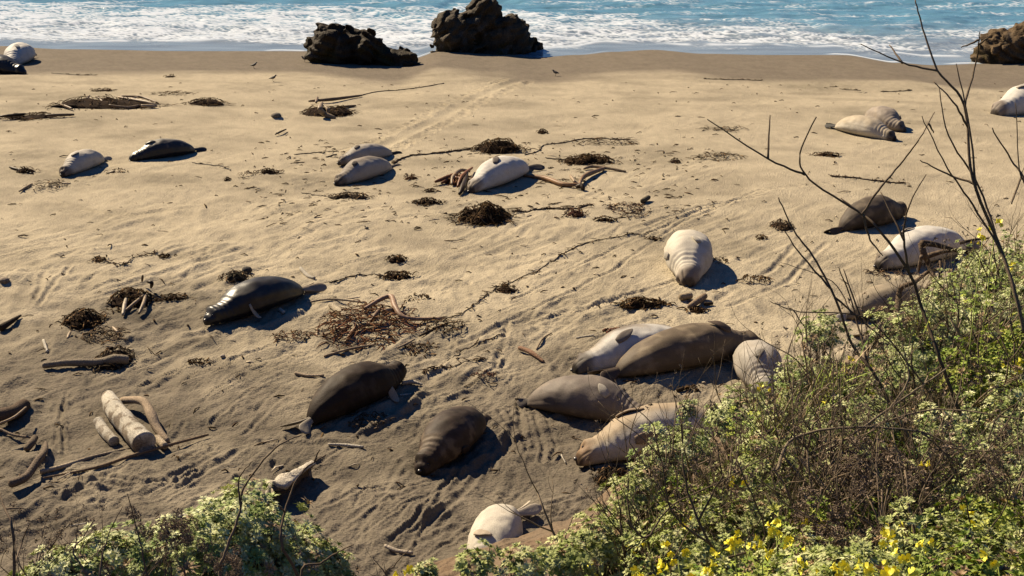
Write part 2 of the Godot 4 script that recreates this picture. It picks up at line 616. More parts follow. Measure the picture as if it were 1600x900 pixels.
# ------------------------------------------------------------------ surface nets for the rocks
func nets(lo: Vector3, hi: Vector3, step: float, field: Callable, paint: Callable) -> MB:
	var n := Vector3i(((hi - lo) / step).ceil()) + Vector3i.ONE
	var f := PackedFloat32Array()
	f.resize(n.x * n.y * n.z)
	for z in n.z:
		for y in n.y:
			for x in n.x:
				f[x + n.x * (y + n.y * z)] = field.call(lo + Vector3(x, y, z) * step)
	var mb := MB.new()
	var id := {}
	var corner := []
	for k in 8: corner.append(Vector3i(k & 1, (k >> 1) & 1, (k >> 2) & 1))
	var edges := [[0, 1], [2, 3], [4, 5], [6, 7], [0, 2], [1, 3], [4, 6], [5, 7], [0, 4], [1, 5], [2, 6], [3, 7]]
	for z in n.z - 1:
		for y in n.y - 1:
			for x in n.x - 1:
				var o := x + n.x * (y + n.y * z)
				var g := [f[o], f[o + 1], f[o + n.x], f[o + n.x + 1], f[o + n.x * n.y], f[o + n.x * n.y + 1], f[o + n.x * n.y + n.x], f[o + n.x * n.y + n.x + 1]]
				var inside := 0
				for k in 8: if g[k] < 0.0: inside += 1
				if inside == 0 or inside == 8: continue
				var sum := Vector3.ZERO
				var cnt := 0
				for e in edges:
					if (g[e[0]] < 0.0) != (g[e[1]] < 0.0):
						var t: float = g[e[0]] / (g[e[0]] - g[e[1]])
						sum += Vector3(corner[e[0]]).lerp(Vector3(corner[e[1]]), t)
						cnt += 1
				id[o] = mb.v.size()
				var p := lo + (Vector3(x, y, z) + sum / cnt) * step
				mb.v.append(p)
				mb.c.append(paint.call(p))
	var sx := 1
	var sy := n.x
	var sz := n.x * n.y
	for o in id:
		var x: int = o % n.x
		var y: int = (o / n.x) % n.y
		var z: int = o / (n.x * n.y)
		if x == 0 or y == 0 or z == 0: continue
		for ax in [[sx, sy, sz], [sy, sz, sx], [sz, sx, sy]]:
			var a: bool = f[o] < 0.0
			var b: bool = f[o + ax[0]] < 0.0
			if a == b: continue
			var q0 = id.get(o); var q1 = id.get(o - ax[1]); var q2 = id.get(o - ax[1] - ax[2]); var q3 = id.get(o - ax[2])
			if q1 == null or q2 == null or q3 == null: continue
			if a: mb.i.append_array(PackedInt32Array([q0, q2, q1, q0, q3, q2]))
			else: mb.i.append_array(PackedInt32Array([q0, q1, q2, q0, q2, q3]))
	return mb

func rock(blobs: Array, tilt: Vector3, where: Vector3, label: String, step: float, tone: Color) -> void:
	var lo := Vector3(1e9, -0.6, 1e9)
	var hi := Vector3(-1e9, 0, -1e9)
	for b in blobs:
		lo = lo.min(b[0] - b[1] * 1.3); hi = hi.max(b[0] + b[1] * 1.3)
	lo.y = -0.7
	var field := func(p: Vector3) -> float:
		var best := 1e9
		for b in blobs:
			var q: Vector3 = (p - b[0]) / b[1]
			var r: float = minf(b[1].x, minf(b[1].y, b[1].z))
			# boxy rather than round
			var l := pow(pow(absf(q.x), 2.2) + pow(absf(q.y), 2.2) + pow(absf(q.z), 2.2), 1.0 / 2.2)
			var d := (l - 1.0) * r
			var h := clampf(0.5 + 0.5 * (best - d) / 0.15, 0.0, 1.0)
			best = lerpf(best, d, h) - 0.15 * h * (1.0 - h)
		if absf(best) > 0.6: return best
		var w := p + where
		var s := w.dot(tilt) * 2.3 + 1.0 * noise_a.get_noise_3dv(w * 6.0)
		var strat := absf(fposmod(s, 1.0) - 0.5) * 2.0
		best += 0.17 * strat
		best += 0.30 * noise_b.get_noise_3dv(w * 2.6)
		best += 0.20 * ridge.get_noise_3dv(w * 5.0)
		best += 0.08 * ridge.get_noise_3dv(w * 13.0)
		best += 0.03 * ridge.get_noise_3dv(w * 29.0)
		best += 0.20 * cell.get_noise_3dv(w * 4.5)
		return best
	var paint := func(p: Vector3) -> Color:
		var w := p + where
		var c := tone * (0.75 + 0.9 * absf(noise_b.get_noise_3dv(w * 5.0)))
		c = c.lerp(Color(0.075, 0.062, 0.022), smoothstep(0.05, 0.4, noise_a.get_noise_3dv(w * 9.0)) * 0.7 * (1.0 - smoothstep(0.5, 1.1, p.y)))   # weed and algae below
		c = c.lerp(Color(0.16, 0.14, 0.115), smoothstep(0.30, 0.5, noise_b.get_noise_3dv(w * 7.0 + Vector3(9, 0, 0))) * 0.6)
		c.a = 1.0
		return c
	var mb := nets(lo, hi, step, field, paint)
	var o := put(self, "sea_rock", mb.mesh(), M.rock, where)
	tag(o, label, "rock", "rocks at the water's edge")

# ------------------------------------------------------------------ seals
const PT := [0.0, 0.012, 0.035, 0.07, 0.11, 0.155, 0.20, 0.27, 0.36, 0.48, 0.60, 0.72, 0.82, 0.90, 0.955, 0.985, 1.0]
const PW := [0.014, 0.040, 0.057, 0.071, 0.081, 0.090, 0.104, 0.132, 0.156, 0.166, 0.163, 0.149, 0.126, 0.096, 0.066, 0.042, 0.018]
const PH := [0.014, 0.036, 0.051, 0.066, 0.075, 0.081, 0.092, 0.114, 0.133, 0.141, 0.138, 0.125, 0.105, 0.079, 0.054, 0.034, 0.014]

func prof(a: Array, t: float) -> float:
	for k in PT.size() - 1:
		if t <= PT[k + 1]:
			var u: float = (t - PT[k]) / (PT[k + 1] - PT[k])
			var m0: float = 0.0
			var m1: float = 0.0
			var h: float = PT[k + 1] - PT[k]
			if k > 0: m0 = (a[k + 1] - a[k - 1]) / (PT[k + 1] - PT[k - 1]) * h
			else: m0 = (a[1] - a[0]) * 2.0
			if k < PT.size() - 2: m1 = (a[k + 2] - a[k]) / (PT[k + 2] - PT[k]) * h
			else: m1 = a[k + 1] - a[k]
			var u2 := u * u
			var u3 := u2 * u
			return (2.0 * u3 - 3.0 * u2 + 1.0) * a[k] + (u3 - 2.0 * u2 + u) * m0 + (-2.0 * u3 + 3.0 * u2) * a[k + 1] + (u3 - u2) * m1
	return a[-1]

func make_seal(s: Dictionary) -> void:
	var nose := gp(s.h[0], s.h[1], 0.2)
	var tail := gp(s.t[0], s.t[1], 0.2)
	nose.y = 0.0; tail.y = 0.0
	var L := nose.distance_to(tail)
	var mid := (nose + tail) * 0.5
	var dirv := (tail - nose).normalized()
	var perp := Vector3(-dirv.z, 0, dirv.x)
	var bend: float = s.get("bend", 0.0)
	var head_turn: float = s.get("turn", 0.0)
	var pm := mid + perp * bend * L * 2.0
	var fat: float = s.get("fat", 1.0)
	var tall: float = s.get("tall", 1.0)
	var roll := deg_to_rad(s.get("roll", 0.0))
	var lift: float = s.get("lift", 0.0)
	var back: Color = s.back
	var belly: Color = s.get("belly", back)
	var face: Color = s.get("face", back * 0.45)
	var mott: float = s.get("mottle", 0.15)
	var seed_v := Vector3(s.h[0], s.h[1], 0) * 0.37
	var ground := sand_h(mid.x, mid.z)
	var origin := Vector3(mid.x, ground, mid.z)
	var axis := func(t: float) -> Vector3:
		var p: Vector3 = nose * (1 - t) * (1 - t) + pm * 2.0 * t * (1 - t) + tail * t * t
		p += perp * head_turn * L * pow(maxf(0.24 - t, 0.0) / 0.24, 1.6)
		return p - Vector3(mid.x, 0, mid.z)
	var surf := func(t: float, phi: float, grow: float) -> Vector3:
		var a: Vector3 = axis.call(t)
		var tg: Vector3 = (axis.call(minf(t + 0.02, 1.0)) - axis.call(maxf(t - 0.02, 0.0))).normalized()
		var side := Vector3(-tg.z, 0, tg.x)
		var w := prof(PW, t) * L * fat
		var h := prof(PH, t) * L * fat * tall
		# neck creases and slack skin
		var crease := 0.0
		if t > 0.075 and t < 0.30:
			crease = 0.018 * sin(t * 150.0 + 2.0 * sin(phi * 1.5 + seed_v.x)) * smoothstep(0.075, 0.12, t) * (1.0 - smoothstep(0.2, 0.30, t))
		var lump := 0.035 * noise_a.get_noise_3d(t * 60.0 + seed_v.x, cos(phi) * 16.0, sin(phi) * 16.0 + seed_v.y)
		w *= 1.0 + crease + lump
		h *= 1.0 + crease + lump
		# brow above the eyes, muzzle below
		var dors := cos(phi - PI / 2 - roll)
		var bump := 0.0
		var fold := absf(wrapf(phi - PI / 2 - roll, -PI, PI))
		if t < 0.13: bump = 0.20 * exp(-pow((t - 0.075) / 0.022, 2.0)) * smoothstep(0.1, 0.8, dors) - 0.12 * exp(-pow((t - 0.042) / 0.012, 2.0)) * smoothstep(0.2, 0.9, dors) - 0.10 * exp(-pow((t - 0.052) / 0.012, 2.0) - pow((fold - 0.85) / 0.25, 2.0)) - 0.10 * exp(-pow((fold - 1.75 - t * 3.0) / 0.12, 2.0)) * (1.0 - smoothstep(0.05, 0.075, t))
		var cx := cos(phi)
		var sy := sin(phi)
		var x := signf(cx) * pow(absf(cx), 0.88) * w
		if sy < 0.0: x *= 1.0 + 0.05 * (1.0 - absf(sy))
		var y := sy * h if sy > 0.0 else -pow(absf(sy), 0.75) * h * 0.86
		var cy := h * 0.80 + lift * L * pow(maxf(0.22 - t, 0.0) / 0.22, 1.3)
		return a + side * x * (1.0 + bump) * grow + Vector3.UP * (cy + y * (1.0 + bump) * grow)
	var NR := 96
	var NS := 52
	var mb := MB.new()
	var rings := []
	var colr := []
	for r in NR:
		var q := float(r) / (NR - 1)
		var t := lerpf(q * q, q, 0.55)
		var ring := PackedVector3Array()
		var cc := PackedColorArray()
		for k in NS:
			var phi := TAU * k / NS
			var p: Vector3 = surf.call(t, phi, 1.0)
			ring.append(p)
			var dors := cos(phi - PI / 2 - roll)
			var n1 := noise_a.get_noise_3dv(p * 14.0 + seed_v)
			var n2 := noise_b.get_noise_3dv(p * 22.0 + seed_v)
			var n3 := noise_b.get_noise_3dv(p * 60.0 + seed_v)
			var dw := smoothstep(-0.45, 0.35, dors + 0.5 * n1 + 0.2 * n2)
			var cl := belly.lerp(back, dw)
			cl = cl * (1.0 + mott * (n2 * 1.6 + n3))
			var fm := 1.0 - smoothstep(0.045, 0.15, t + 0.07 * n1 + 0.03 * n2)
			cl = cl.lerp(face, fm * 0.85)
			cl = cl.lerp(back * 0.7, smoothstep(0.93, 1.0, t))
			var da := absf(wrapf(phi - PI / 2 - roll, -PI, PI))
			cl = cl.lerp(face * 0.35, exp(-pow((t - 0.052) / 0.012, 2.0) - pow((da - 0.85) / 0.24, 2.0)) * 0.9)       # dark skin round the eye
			cl = cl.lerp(face * 0.3, exp(-pow((da - 1.75 - t * 3.0) / 0.13, 2.0)) * (1.0 - smoothstep(0.05, 0.075, t)) * 0.8)   # lips
			cl = cl.lerp(face * 0.25, (1.0 - smoothstep(0.008, 0.022, t)) * 0.9)
			cl = cl.lerp(Color(0.33, 0.26, 0.17), smoothstep(0.18, 0.45, n2 + 0.5 * n3) * float(s.get("dust", 0.25)))   # sand clinging to the coat
			cl.a = 1.0
			cc.append(cl)
		rings.append(ring); colr.append(cc)
	mb.skin(rings, colr)
	# fore flippers, each a blade that follows the body or lies out on the sand
	var fcol: Color = s.get("flip", back * 0.6)
	for f in s.get("f", [[0.31, -10.0, 0.44, -28.0, 0], [0.31, 190.0, 0.44, 208.0, 0]]):
		var cent := []
		var wid := []
		var nor := []
		for k in 9:
			var u := k / 8.0
			var p: Vector3
			var nr: Vector3
			if f[4] == 0:
				var t: float = lerpf(f[0], f[2], u)
				var ph := deg_to_rad(lerpf(f[1], f[3], u))
				var p1: Vector3 = surf.call(t, ph, 1.0)
				nr = (surf.call(t, ph, 1.2) - p1).normalized()
				p = p1 + nr * L * (0.004 + 0.008 * sin(u * PI) + (0.012 * u * u if f.size() > 5 else 0.0))
			else:   # lies out on the sand: [t, phi, outwards, backwards, 1]
				var r0: Vector3 = surf.call(f[0], deg_to_rad(f[1]), 0.92)
				var tg2: Vector3 = (axis.call(f[0] + 0.05) - axis.call(f[0])).normalized()
				var sd := Vector3(-tg2.z, 0, tg2.x) * signf(cos(deg_to_rad(f[1])))
				var e: Vector3 = r0 + sd * f[2] * L + tg2 * f[3] * L
				e.y = 0.02
				p = r0.lerp(e, u)
				p.y = lerpf(r0.y, 0.025, 1.0 - (1.0 - u) * (1.0 - u))
				nr = Vector3.UP
			cent.append(p); nor.append(nr)
			wid.append([0.022, 0.029, 0.033, 0.034, 0.033, 0.030, 0.025, 0.017, 0.005][k] * L)
		blade(mb, cent, nor, wid, 0.010 * L, fcol, seed_v)
	# hind flippers
	var tg3: Vector3 = (axis.call(1.0) - axis.call(0.95)).normalized()
	tg3 = tg3.rotated(Vector3.UP, s.get("hturn", 0.0))
	var sd3 := Vector3(-tg3.z, 0, tg3.x)
	var hl: float = s.get("hind", 0.15)
	var spread: float = s.get("spread", 0.05)
	var up_tip: float = s.get("raise", 0.0)
	var hcol: Color = s.get("hcol", fcol)
	for sg in [-1.0, 1.0]:
		var cent2 := []
		var nor2 := []
		var wid2 := []
		for k in 9:
			var u := k / 8.0
			var p: Vector3 = axis.call(0.93) + tg3 * (0.03 + (hl + 0.03 + sg * 0.015) * u) * L + sd3 * sg * (0.014 + spread * u * u) * L
			p.y = lerpf(0.042, 0.020, u) * L + up_tip * L * u * u
			cent2.append(p)
			nor2.append((Vector3.UP * 0.75 + sd3 * sg * 0.65).normalized())
			wid2.append([0.022, 0.023, 0.024, 0.028, 0.034, 0.041, 0.046, 0.042, 0.018][k] * L)
		blade(mb, cent2, nor2, wid2, 0.011 * L, hcol, seed_v)
	var o := thing("elephant_seal", origin, s.label, "seal", "elephant seals resting on the sand")
	put(o, "body", mb.mesh(), s.get("mat", M.seal))
	# eyes and nose
	for sg in [-1.0, 1.0]:
		var ph2: float = PI / 2 + roll + sg * 0.85
		var pe: Vector3 = surf.call(0.052, ph2, 0.90)
		var sm := SphereMesh.new()
		sm.radius = 0.0095 * L; sm.height = 0.019 * L; sm.radial_segments = 14; sm.rings = 8
		put(o, "eye", colored(sm, Color(0.008, 0.007, 0.006)), M.eye, pe)
	var pn: Vector3 = surf.call(0.006, PI / 2 + roll, 0.7)
	var sn := SphereMesh.new()
	sn.radius = 0.017 * L; sn.height = 0.024 * L; sn.radial_segments = 14; sn.rings = 8
	put(o, "nose", colored(sn, Color(0.022, 0.018, 0.016)), M.nose, pn)

func colored(m: Mesh, c: Color) -> ArrayMesh:
	var arr := m.surface_get_arrays(0) if m is ArrayMesh else (m as PrimitiveMesh).get_mesh_arrays()
	var cc := PackedColorArray()
	cc.resize(arr[Mesh.ARRAY_VERTEX].size())
	cc.fill(c)
	arr[Mesh.ARRAY_COLOR] = cc
	var o := ArrayMesh.new()
	o.add_surface_from_arrays(Mesh.PRIMITIVE_TRIANGLES, arr)
	return o

func blade(mb: MB, cent: Array, nor: Array, wid: Array, thick: float, col: Color, sv: Vector3) -> void:
	var rings := []
	var cols_ := []
	for k in cent.size():
		var t: Vector3 = (cent[min(k + 1, cent.size() - 1)] - cent[max(k - 1, 0)]).normalized()
		var n: Vector3 = nor[k]
		var s := t.cross(n).normalized()
		n = s.cross(t).normalized()
		var ring := PackedVector3Array()
		var cc := PackedColorArray()
		var th := thick * (1.0 - 0.75 * k / (cent.size() - 1.0))
		for j in 14:
			var a := TAU * j / 14
			# ridged by the digits under the skin
			var rib := 1.0 + 0.35 * cos(cos(a) * 9.0) * smoothstep(0.2, 0.7, k / 8.0)
			ring.append(cent[k] + s * cos(a) * wid[k] + n * sin(a) * th * rib)
			var c := col * (1.0 + 0.3 * noise_b.get_noise_3dv(ring[j] * 40.0 + sv))
			c.a = 1.0
			cc.append(c)
		rings.append(ring); cols_.append(cc)
	mb.skin(rings, cols_)

func build_seals() -> void:
	var silver := Color(0.40, 0.36, 0.30)
	var cream := Color(0.54, 0.49, 0.40)
	var white := Color(0.56, 0.53, 0.47)
	var greyb := Color(0.22, 0.185, 0.15)
	var tan := Color(0.33, 0.26, 0.175)
	var brown := Color(0.075, 0.055, 0.04)
	var black := Color(0.026, 0.024, 0.023)
	var dface := Color(0.085, 0.065, 0.05)
	var hug_l := [0.29, 35.0, 0.42, 55.0, 0]
	for s in [
		{h = [14, 97], t = [46, 85], fat = 1.1, back = white, face = dface, hcol = black, hind = 0.2, spread = 0.02, f = [[0.30, 70.0, 0.42, 95.0, 0]], roll = 120.0, label = "white seal by the wash, just behind a dark seal at the picture's edge"},
		{h = [39, 109], t = [-46, 103], back = black, mat = M.wet_seal, label = "dark seal cut off by the picture's edge near the water"},
		{h = [96, 267], t = [159, 243], fat = 1.1, roll = 60.0, back = silver, belly = cream, face = dface * 1.5, f = [[0.30, 95.0, 0.40, 80.0, 0]], label = "short pale seal with its face towards us, beside a dark seal"},
		{h = [201, 242], t = [304, 227], back = black * 1.1, belly = Color(0.30, 0.26, 0.18), roll = -100.0, mat = M.wet_seal, f = [[0.27, 100.0, 0.40, 80.0, 0]], flip = black, label = "dark seal lying beside a short pale seal, kelp heap behind it"},
		{h = [528, 249], t = [612, 233], roll = 70.0, back = silver * 0.75, belly = silver, face = dface * 1.6, f = [[0.30, 80.0, 0.40, 92.0, 0]], flip = greyb * 0.6, hcol = black, label = "pale grey seal, the rear one of a touching pair"},
		{h = [524, 277], t = [610, 251], roll = 60.0, back = greyb, belly = silver, face = dface * 1.3, f = [[0.28, 75.0, 0.35, 85.0, 0]], flip = greyb * 0.5, label = "grey seal with a pale neck, the front one of a touching pair"},
		{h = [735, 290], t = [822, 257], roll = 100.0, fat = 0.95, back = white, belly = white, face = Color(0.17, 0.13, 0.10), f = [[0.36, 75.0, 0.50, 100.0, 0]], flip = greyb * 0.8, hcol = greyb * 0.5, hind = 0.17, spread = 0.10, label = "white seal with its nose in a red-brown kelp tangle"},
		{h = [1407, 196], t = [1356, 178], fat = 1.2, turn = 0.1, back = greyb * 1.3, belly = greyb, face = greyb * 0.6, f = [[0.25, 30.0, 0.36, 10.0, 0]], label = "small brownish seal pressed behind a cream seal"},
		{h = [1400, 209], t = [1307, 190], roll = -20.0, back = Color(0.44, 0.37, 0.27), belly = cream, face = dface * 0.7, hcol = black * 1.4, spread = 0.02, hind = 0.19, f = [[0.36, -30.0, 0.10, 0.10, 1]], flip = tan, label = "cream seal with dark hind flippers in front of a small brownish seal"},
		{h = [1553, 170], t = [1665, 160], fat = 1.1, roll = 110.0, back = white, face = dface * 2.0, f = [[0.30, 95.0, 0.42, 80.0, 0]], flip = silver, label = "white seal cut off by the picture's edge, below the brown rock"},
		{h = [1415, 326], t = [1314, 349], fat = 1.05, tall = 1.12, lift = 0.03, back = Color(0.10, 0.08, 0.06), belly = brown * 0.5, face = brown * 0.5, hcol = brown, hind = 0.2, spread = 0.02, f = [[0.33, -15.0, 0.47, -30.0, 0]], label = "dark brown seal on its own behind the tall bare branches"},
		{h = [1371, 413], t = [1505, 379], roll = 80.0, back = white, belly = white, face = brown * 1.3, f = [[0.33, 120.0, 0.45, 105.0, 0]], flip = greyb, label = "white seal with a brown face, half behind the gnarled dead roots"},
		{h = [1475, 455], t = [1318, 481], fat = 0.9, back = Color(0.27, 0.225, 0.16), belly = tan, hcol = silver, hind = 0.10, label = "grey-tan seal with pale hind flippers, below the dead roots"},
		{h = [1485, 488], t = [1362, 510], fat = 0.85, back = Color(0.12, 0.085, 0.06), belly = tan * 0.6, hcol = tan, spread = 0.08, label = "brown seal largely hidden by the bluff plants and dead roots"},
		{h = [1076, 438], t = [1075, 380], fat = 1.18, roll = 150.0, back = cream, belly = cream, face = Color(0.20, 0.15, 0.11), f = [[0.34, 70.0, 0.44, 85.0, 0], [0.30, 165.0, 0.42, 180.0, 0]], flip = cream * 0.75, hcol = greyb, hind = 0.1, dust = 0.1, label = "single white seal lying head towards us in the open sand"},
		{h = [320, 498], t = [472, 447], fat = 0.98, back = Color(0.030, 0.025, 0.018), belly = black * 0.7, face = black, mat = M.wet_seal, hcol = tan * 0.8, spread = 0.06, hind = 0.2, dust = 0.05, f = [[0.34, 12.0, 0.07, 0.05, 1], [0.34, 190.0, 0.46, 205.0, 0]], flip = Color(0.34, 0.28, 0.20), lift = 0.01, label = "shiny black seal with one pale flipper out on the sand"},
		{h = [634, 580], t = [482, 648], fat = 1.0, tall = 1.12, lift = 0.06, turn = 0.03, back = Color(0.040, 0.028, 0.019), belly = brown * 0.4, face = brown * 0.6, hcol = Color(0.30, 0.26, 0.20), spread = 0.09, hind = 0.17, dust = 0.08, f = [[0.32, -8.0, 0.10, 0.02, 1], [0.32, 186.0, 0.10, 0.02, 1]], flip = Color(0.34, 0.28, 0.20), label = "dark brown seal with its head raised and pale hind flippers"},
		{h = [655, 724], t = [750, 642], fat = 1.08, tall = 1.1, back = Color(0.062, 0.045, 0.034), belly = Color(0.07, 0.048, 0.028), face = brown * 0.7, mottle = 0.4, hcol = brown, hind = 0.08, f = [[0.34, -5.0, 0.46, -20.0, 0], [0.34, 185.0, 0.46, 200.0, 0]], label = "mottled dark brown seal with its wrinkled face towards us"},
		{h = [896, 566], t = [1085, 527], roll = 95.0, back = greyb, belly = white, face = dface * 0.8, f = [[0.30, 62.0, 0.44, 78.0, 0, 1]], flip = greyb * 0.9, hcol = brown, label = "pale seal with a brown head and a folded flipper on top"},
		{h = [1190, 532], t = [962, 577], fat = 0.86, roll = 15.0, back = Color(0.14, 0.108, 0.074), belly = tan * 0.55, face = brown * 1.2, hcol = brown * 1.2, spread = 0.05, hind = 0.14, f = [[0.27, 112.0, 0.38, 85.0, 0, 1]], flip = brown * 1.4, dust = 0.4, label = "long tan-brown seal lying against a pale seal"},
		{h = [1196, 616], t = [1172, 550], fat = 1.3, roll = 140.0, back = silver * 0.8, belly = silver, face = cream, f = [[0.30, 100.0, 0.42, 85.0, 0]], label = "rounded silver seal partly behind the bluff plants"},
		{h = [1014, 648], t = [824, 614], fat = 1.17, bend = 0.05, back = Color(0.19, 0.158, 0.13), belly = Color(0.11, 0.085, 0.066), face = brown, hcol = greyb * 0.6, hind = 0.1, spread = 0.02, f = [[0.30, 130.0, 0.40, 105.0, 0]], flip = silver * 0.8, label = "plump grey-brown seal with its head behind a tan seal"},
		{h = [902, 706], t = [1130, 652], fat = 0.98, roll = 70.0, back = tan * 1.1, belly = cream, face = Color(0.24, 0.15, 0.085), f = [[0.30, 120.0, 0.45, 95.0, 0], [0.30, 25.0, 0.46, 20.0, 0]], flip = Color(0.24, 0.18, 0.12), label = "tan seal with a reddish face, nearest the bluff plants"},
		{h = [752, 900], t = [793, 788], fat = 1.05, roll = 160.0, back = cream, belly = cream, face = greyb, f = [[0.34, 130.0, 0.30, 85.0, 0, 1]], flip = Color(0.42, 0.34, 0.25), hcol = Color(0.42, 0.36, 0.28), hind = 0.20, spread = 0.05, raise = 0.04, hturn = -0.85, dust = 0.4, label = "cream seal with hind flippers spread, nearest of all to us"}]:
		make_seal(s)

# ------------------------------------------------------------------ kelp
func kelp_fronds(rx: float, rz: float, h: float, n: int, tone: Color, sparse := 0.0) -> MB:
	var mb := MB.new()
	var sv := Vector3(rng.randf() * 90.0, 0, rng.randf() * 90.0)
	var dome := func(x: float, z: float) -> float:
		var q := x * x / (rx * rx) + z * z / (rz * rz)
		return h * maxf(0.0, 1.0 - q) * (0.75 + 0.7 * noise_b.get_noise_3dv(Vector3(x, 0, z) * 14.0 + sv))
	if sparse < 0.5 and h > 0.04:
		var rings := []
		var cc := []
		for r in 6:
			var q := 1.0 - r / 5.0
			var ring := PackedVector3Array()
			var cl := PackedColorArray()
			for k in 16:
				var a := TAU * k / 16
				var m := 0.86 + 0.5 * noise_b.get_noise_3dv(Vector3(cos(a), 0, sin(a)) * 9.0 + sv)
				var x := cos(a) * rx * q * m
				var z := sin(a) * rz * q * m
				ring.append(Vector3(x, dome.call(x, z) * 0.85 - 0.03 * q * q, z))
				cl.append(tone * 0.55)
			rings.append(ring); cc.append(cl)
		mb.skin(rings, cc)
	for k in n:
		var a := rng.randf() * TAU
		var q := sqrt(rng.randf()) * (1.0 + 0.25 * rng.randf() * rng.randf())
		var p := Vector2(cos(a) * rx * q, sin(a) * rz * q)
		var d := Vector2(1, 0).rotated(rng.randf() * TAU)
		d.x *= 1.5
		d = d.normalized()
		var pts := []
		var rad := []
		var seg := 5
		var l := rng.randf_range(0.12, 0.42) * clampf(rx * 1.6, 0.4, 1.2)
		var w := rng.randf_range(0.007, 0.020)
		var up := rng.randf() * 0.05
		for j in seg:
			pts.append(Vector3(p.x, maxf(dome.call(p.x, p.y), 0.0) + 0.012 + up * sin(PI * j / (seg - 1.0)) + jit(0.012), p.y))
			rad.append(w * [0.6, 1.0, 1.1, 0.9, 0.3][j])
			d = d.rotated(jit(0.6))
			p += d * l / seg
		var t := tone * rng.randf_range(0.55, 1.7)
		if rng.randf() < 0.12: t = t.lerp(Color(0.22, 0.13, 0.06), 0.6)
		t.a = 1.0
		mb.tube(pts, rad, 3, t, 0.5)
	return mb

func kelp_pile(px: float, py: float, wide: float, tall: float, n: int, label: String, tone := Color(0.042, 0.027, 0.015), stipes := [], sparse := 0.0, called := "kelp_heap") -> void:
	var c := gp(px, py + tall * 0.25)
	var ppm := FOCAL / (c - EYE).dot(ray(800, 450))
	var rx := wide * 0.5 / ppm
	var dn := asin(clampf((EYE.y - c.y) / (c - EYE).length(), 0.0, 1.0))
	# the seen height is part mound, part depth along the sand
	var hh := minf(tall / ppm * 0.68, rx * 0.55) * (0.35 if sparse > 0.5 else 1.0)
	var rz := clampf((tall / ppm - hh * 0.8) / sin(dn) * 0.6, rx * 0.45, rx * 1.3)
	c.y = sand_h(c.x, c.z)
	var o := thing(called, c, label, "kelp", "kelp cast up on the beach")
	var fr := put(o, "fronds", kelp_fronds(rx, rz, hh, n, tone, sparse).mesh(), M.kelp)
	fr.set_meta("kind", "stuff")
	for st in stipes:
		put(o, "stipe", stipe_mesh(st[0], st[1], st[2], c), M.stipe)

func stipe_mesh(px: Array, r_px: float, col: Color, origin: Vector3) -> ArrayMesh:
	var mb := MB.new()
	var w := []
	for p in px:
		var h: float = p[2] if p.size() > 2 else 0.03
		var g := gp(p[0], p[1], h)
		w.append(g)
	var ppm: float = FOCAL / (w[0] - EYE).dot(ray(800, 450))
	var pts := smooth_line(w, 6)
	var rad := []
	for k in pts.size():
		var u := float(k) / (pts.size() - 1)
		pts[k] -= origin
		rad.append(r_px * 1.3 / ppm * (0.55 + 0.45 * sin(u * PI)) * (1.0 + 0.2 * noise_b.get_noise_1d(k * 17.0)))
	mb.tube(pts, rad, 8, col, 1.0, noise_b, 0.2, 0.4)
	return mb.mesh()

func smooth_line(w: Array, per: int) -> Array:
	var out := []
	for k in w.size() - 1:
		var p0: Vector3 = w[max(k - 1, 0)]
		var p1: Vector3 = w[k]
		var p2: Vector3 = w[k + 1]
		var p3: Vector3 = w[min(k + 2, w.size() - 1)]
		for j in per:
			var t := float(j) / per
			out.append(p1.cubic_interpolate(p2, p0, p3, t))
	out.append(w[-1])
	return out

func kelp_string(px: Array, label: String, r_px := 1.6, leaves := 14, tone := Color(0.05, 0.032, 0.02)) -> void:
	var mid := gp(px[px.size() / 2][0], px[px.size() / 2][1])
	mid.y = sand_h(mid.x, mid.z)
	var o := thing("kelp_strand", mid, label, "kelp", "kelp strands on the sand")
	var w := []
	for p in px:
		var g := gp(p[0], p[1])
		g.y = sand_h(g.x, g.z) + 0.015
		w.append(g - mid)
	var pts := smooth_line(w, 8)
	var ppm := FOCAL / (mid - EYE).dot(ray(800, 450))
	var rad := []
	for k in pts.size():
		var q: Vector3 = pts[k] + mid
		pts[k].x += 0.05 * noise_b.get_noise_1d(k * 9.0 + px[0][0])
		pts[k].z += 0.08 * noise_b.get_noise_1d(k * 9.0 + px[0][1] + 40.0)
		pts[k].y = sand_h(q.x, q.z) - mid.y + 0.015
		rad.append(r_px / ppm * 0.7 * (0.6 + 0.8 * absf(noise_b.get_noise_1d(k * 13.0))))
	var mb := MB.new()
	mb.tube(pts, rad, 6, tone, 0.8, noise_b, 0.2, 0.5)
	put(o, "stipe", mb.mesh(), M.stipe)
	if leaves > 0:
		var lb := MB.new()
		for k in leaves:
			var p: Vector3 = pts[rng.randi() % pts.size()]
			var d := Vector3(jit(1), 0, jit(1)).normalized()
			var l := rng.randf_range(0.06, 0.22)
			var q := []
			for j in 4: q.append(p + d * l * j / 3.0 + Vector3(jit(0.02), 0.012 + rng.randf() * 0.02, jit(0.02)))
			lb.tube(q, [0.008, 0.016, 0.014, 0.004], 3, tone * rng.randf_range(0.6, 1.6), 0.5)
		put(o, "blades", lb.mesh(), M.kelp).set_meta("kind", "stuff")

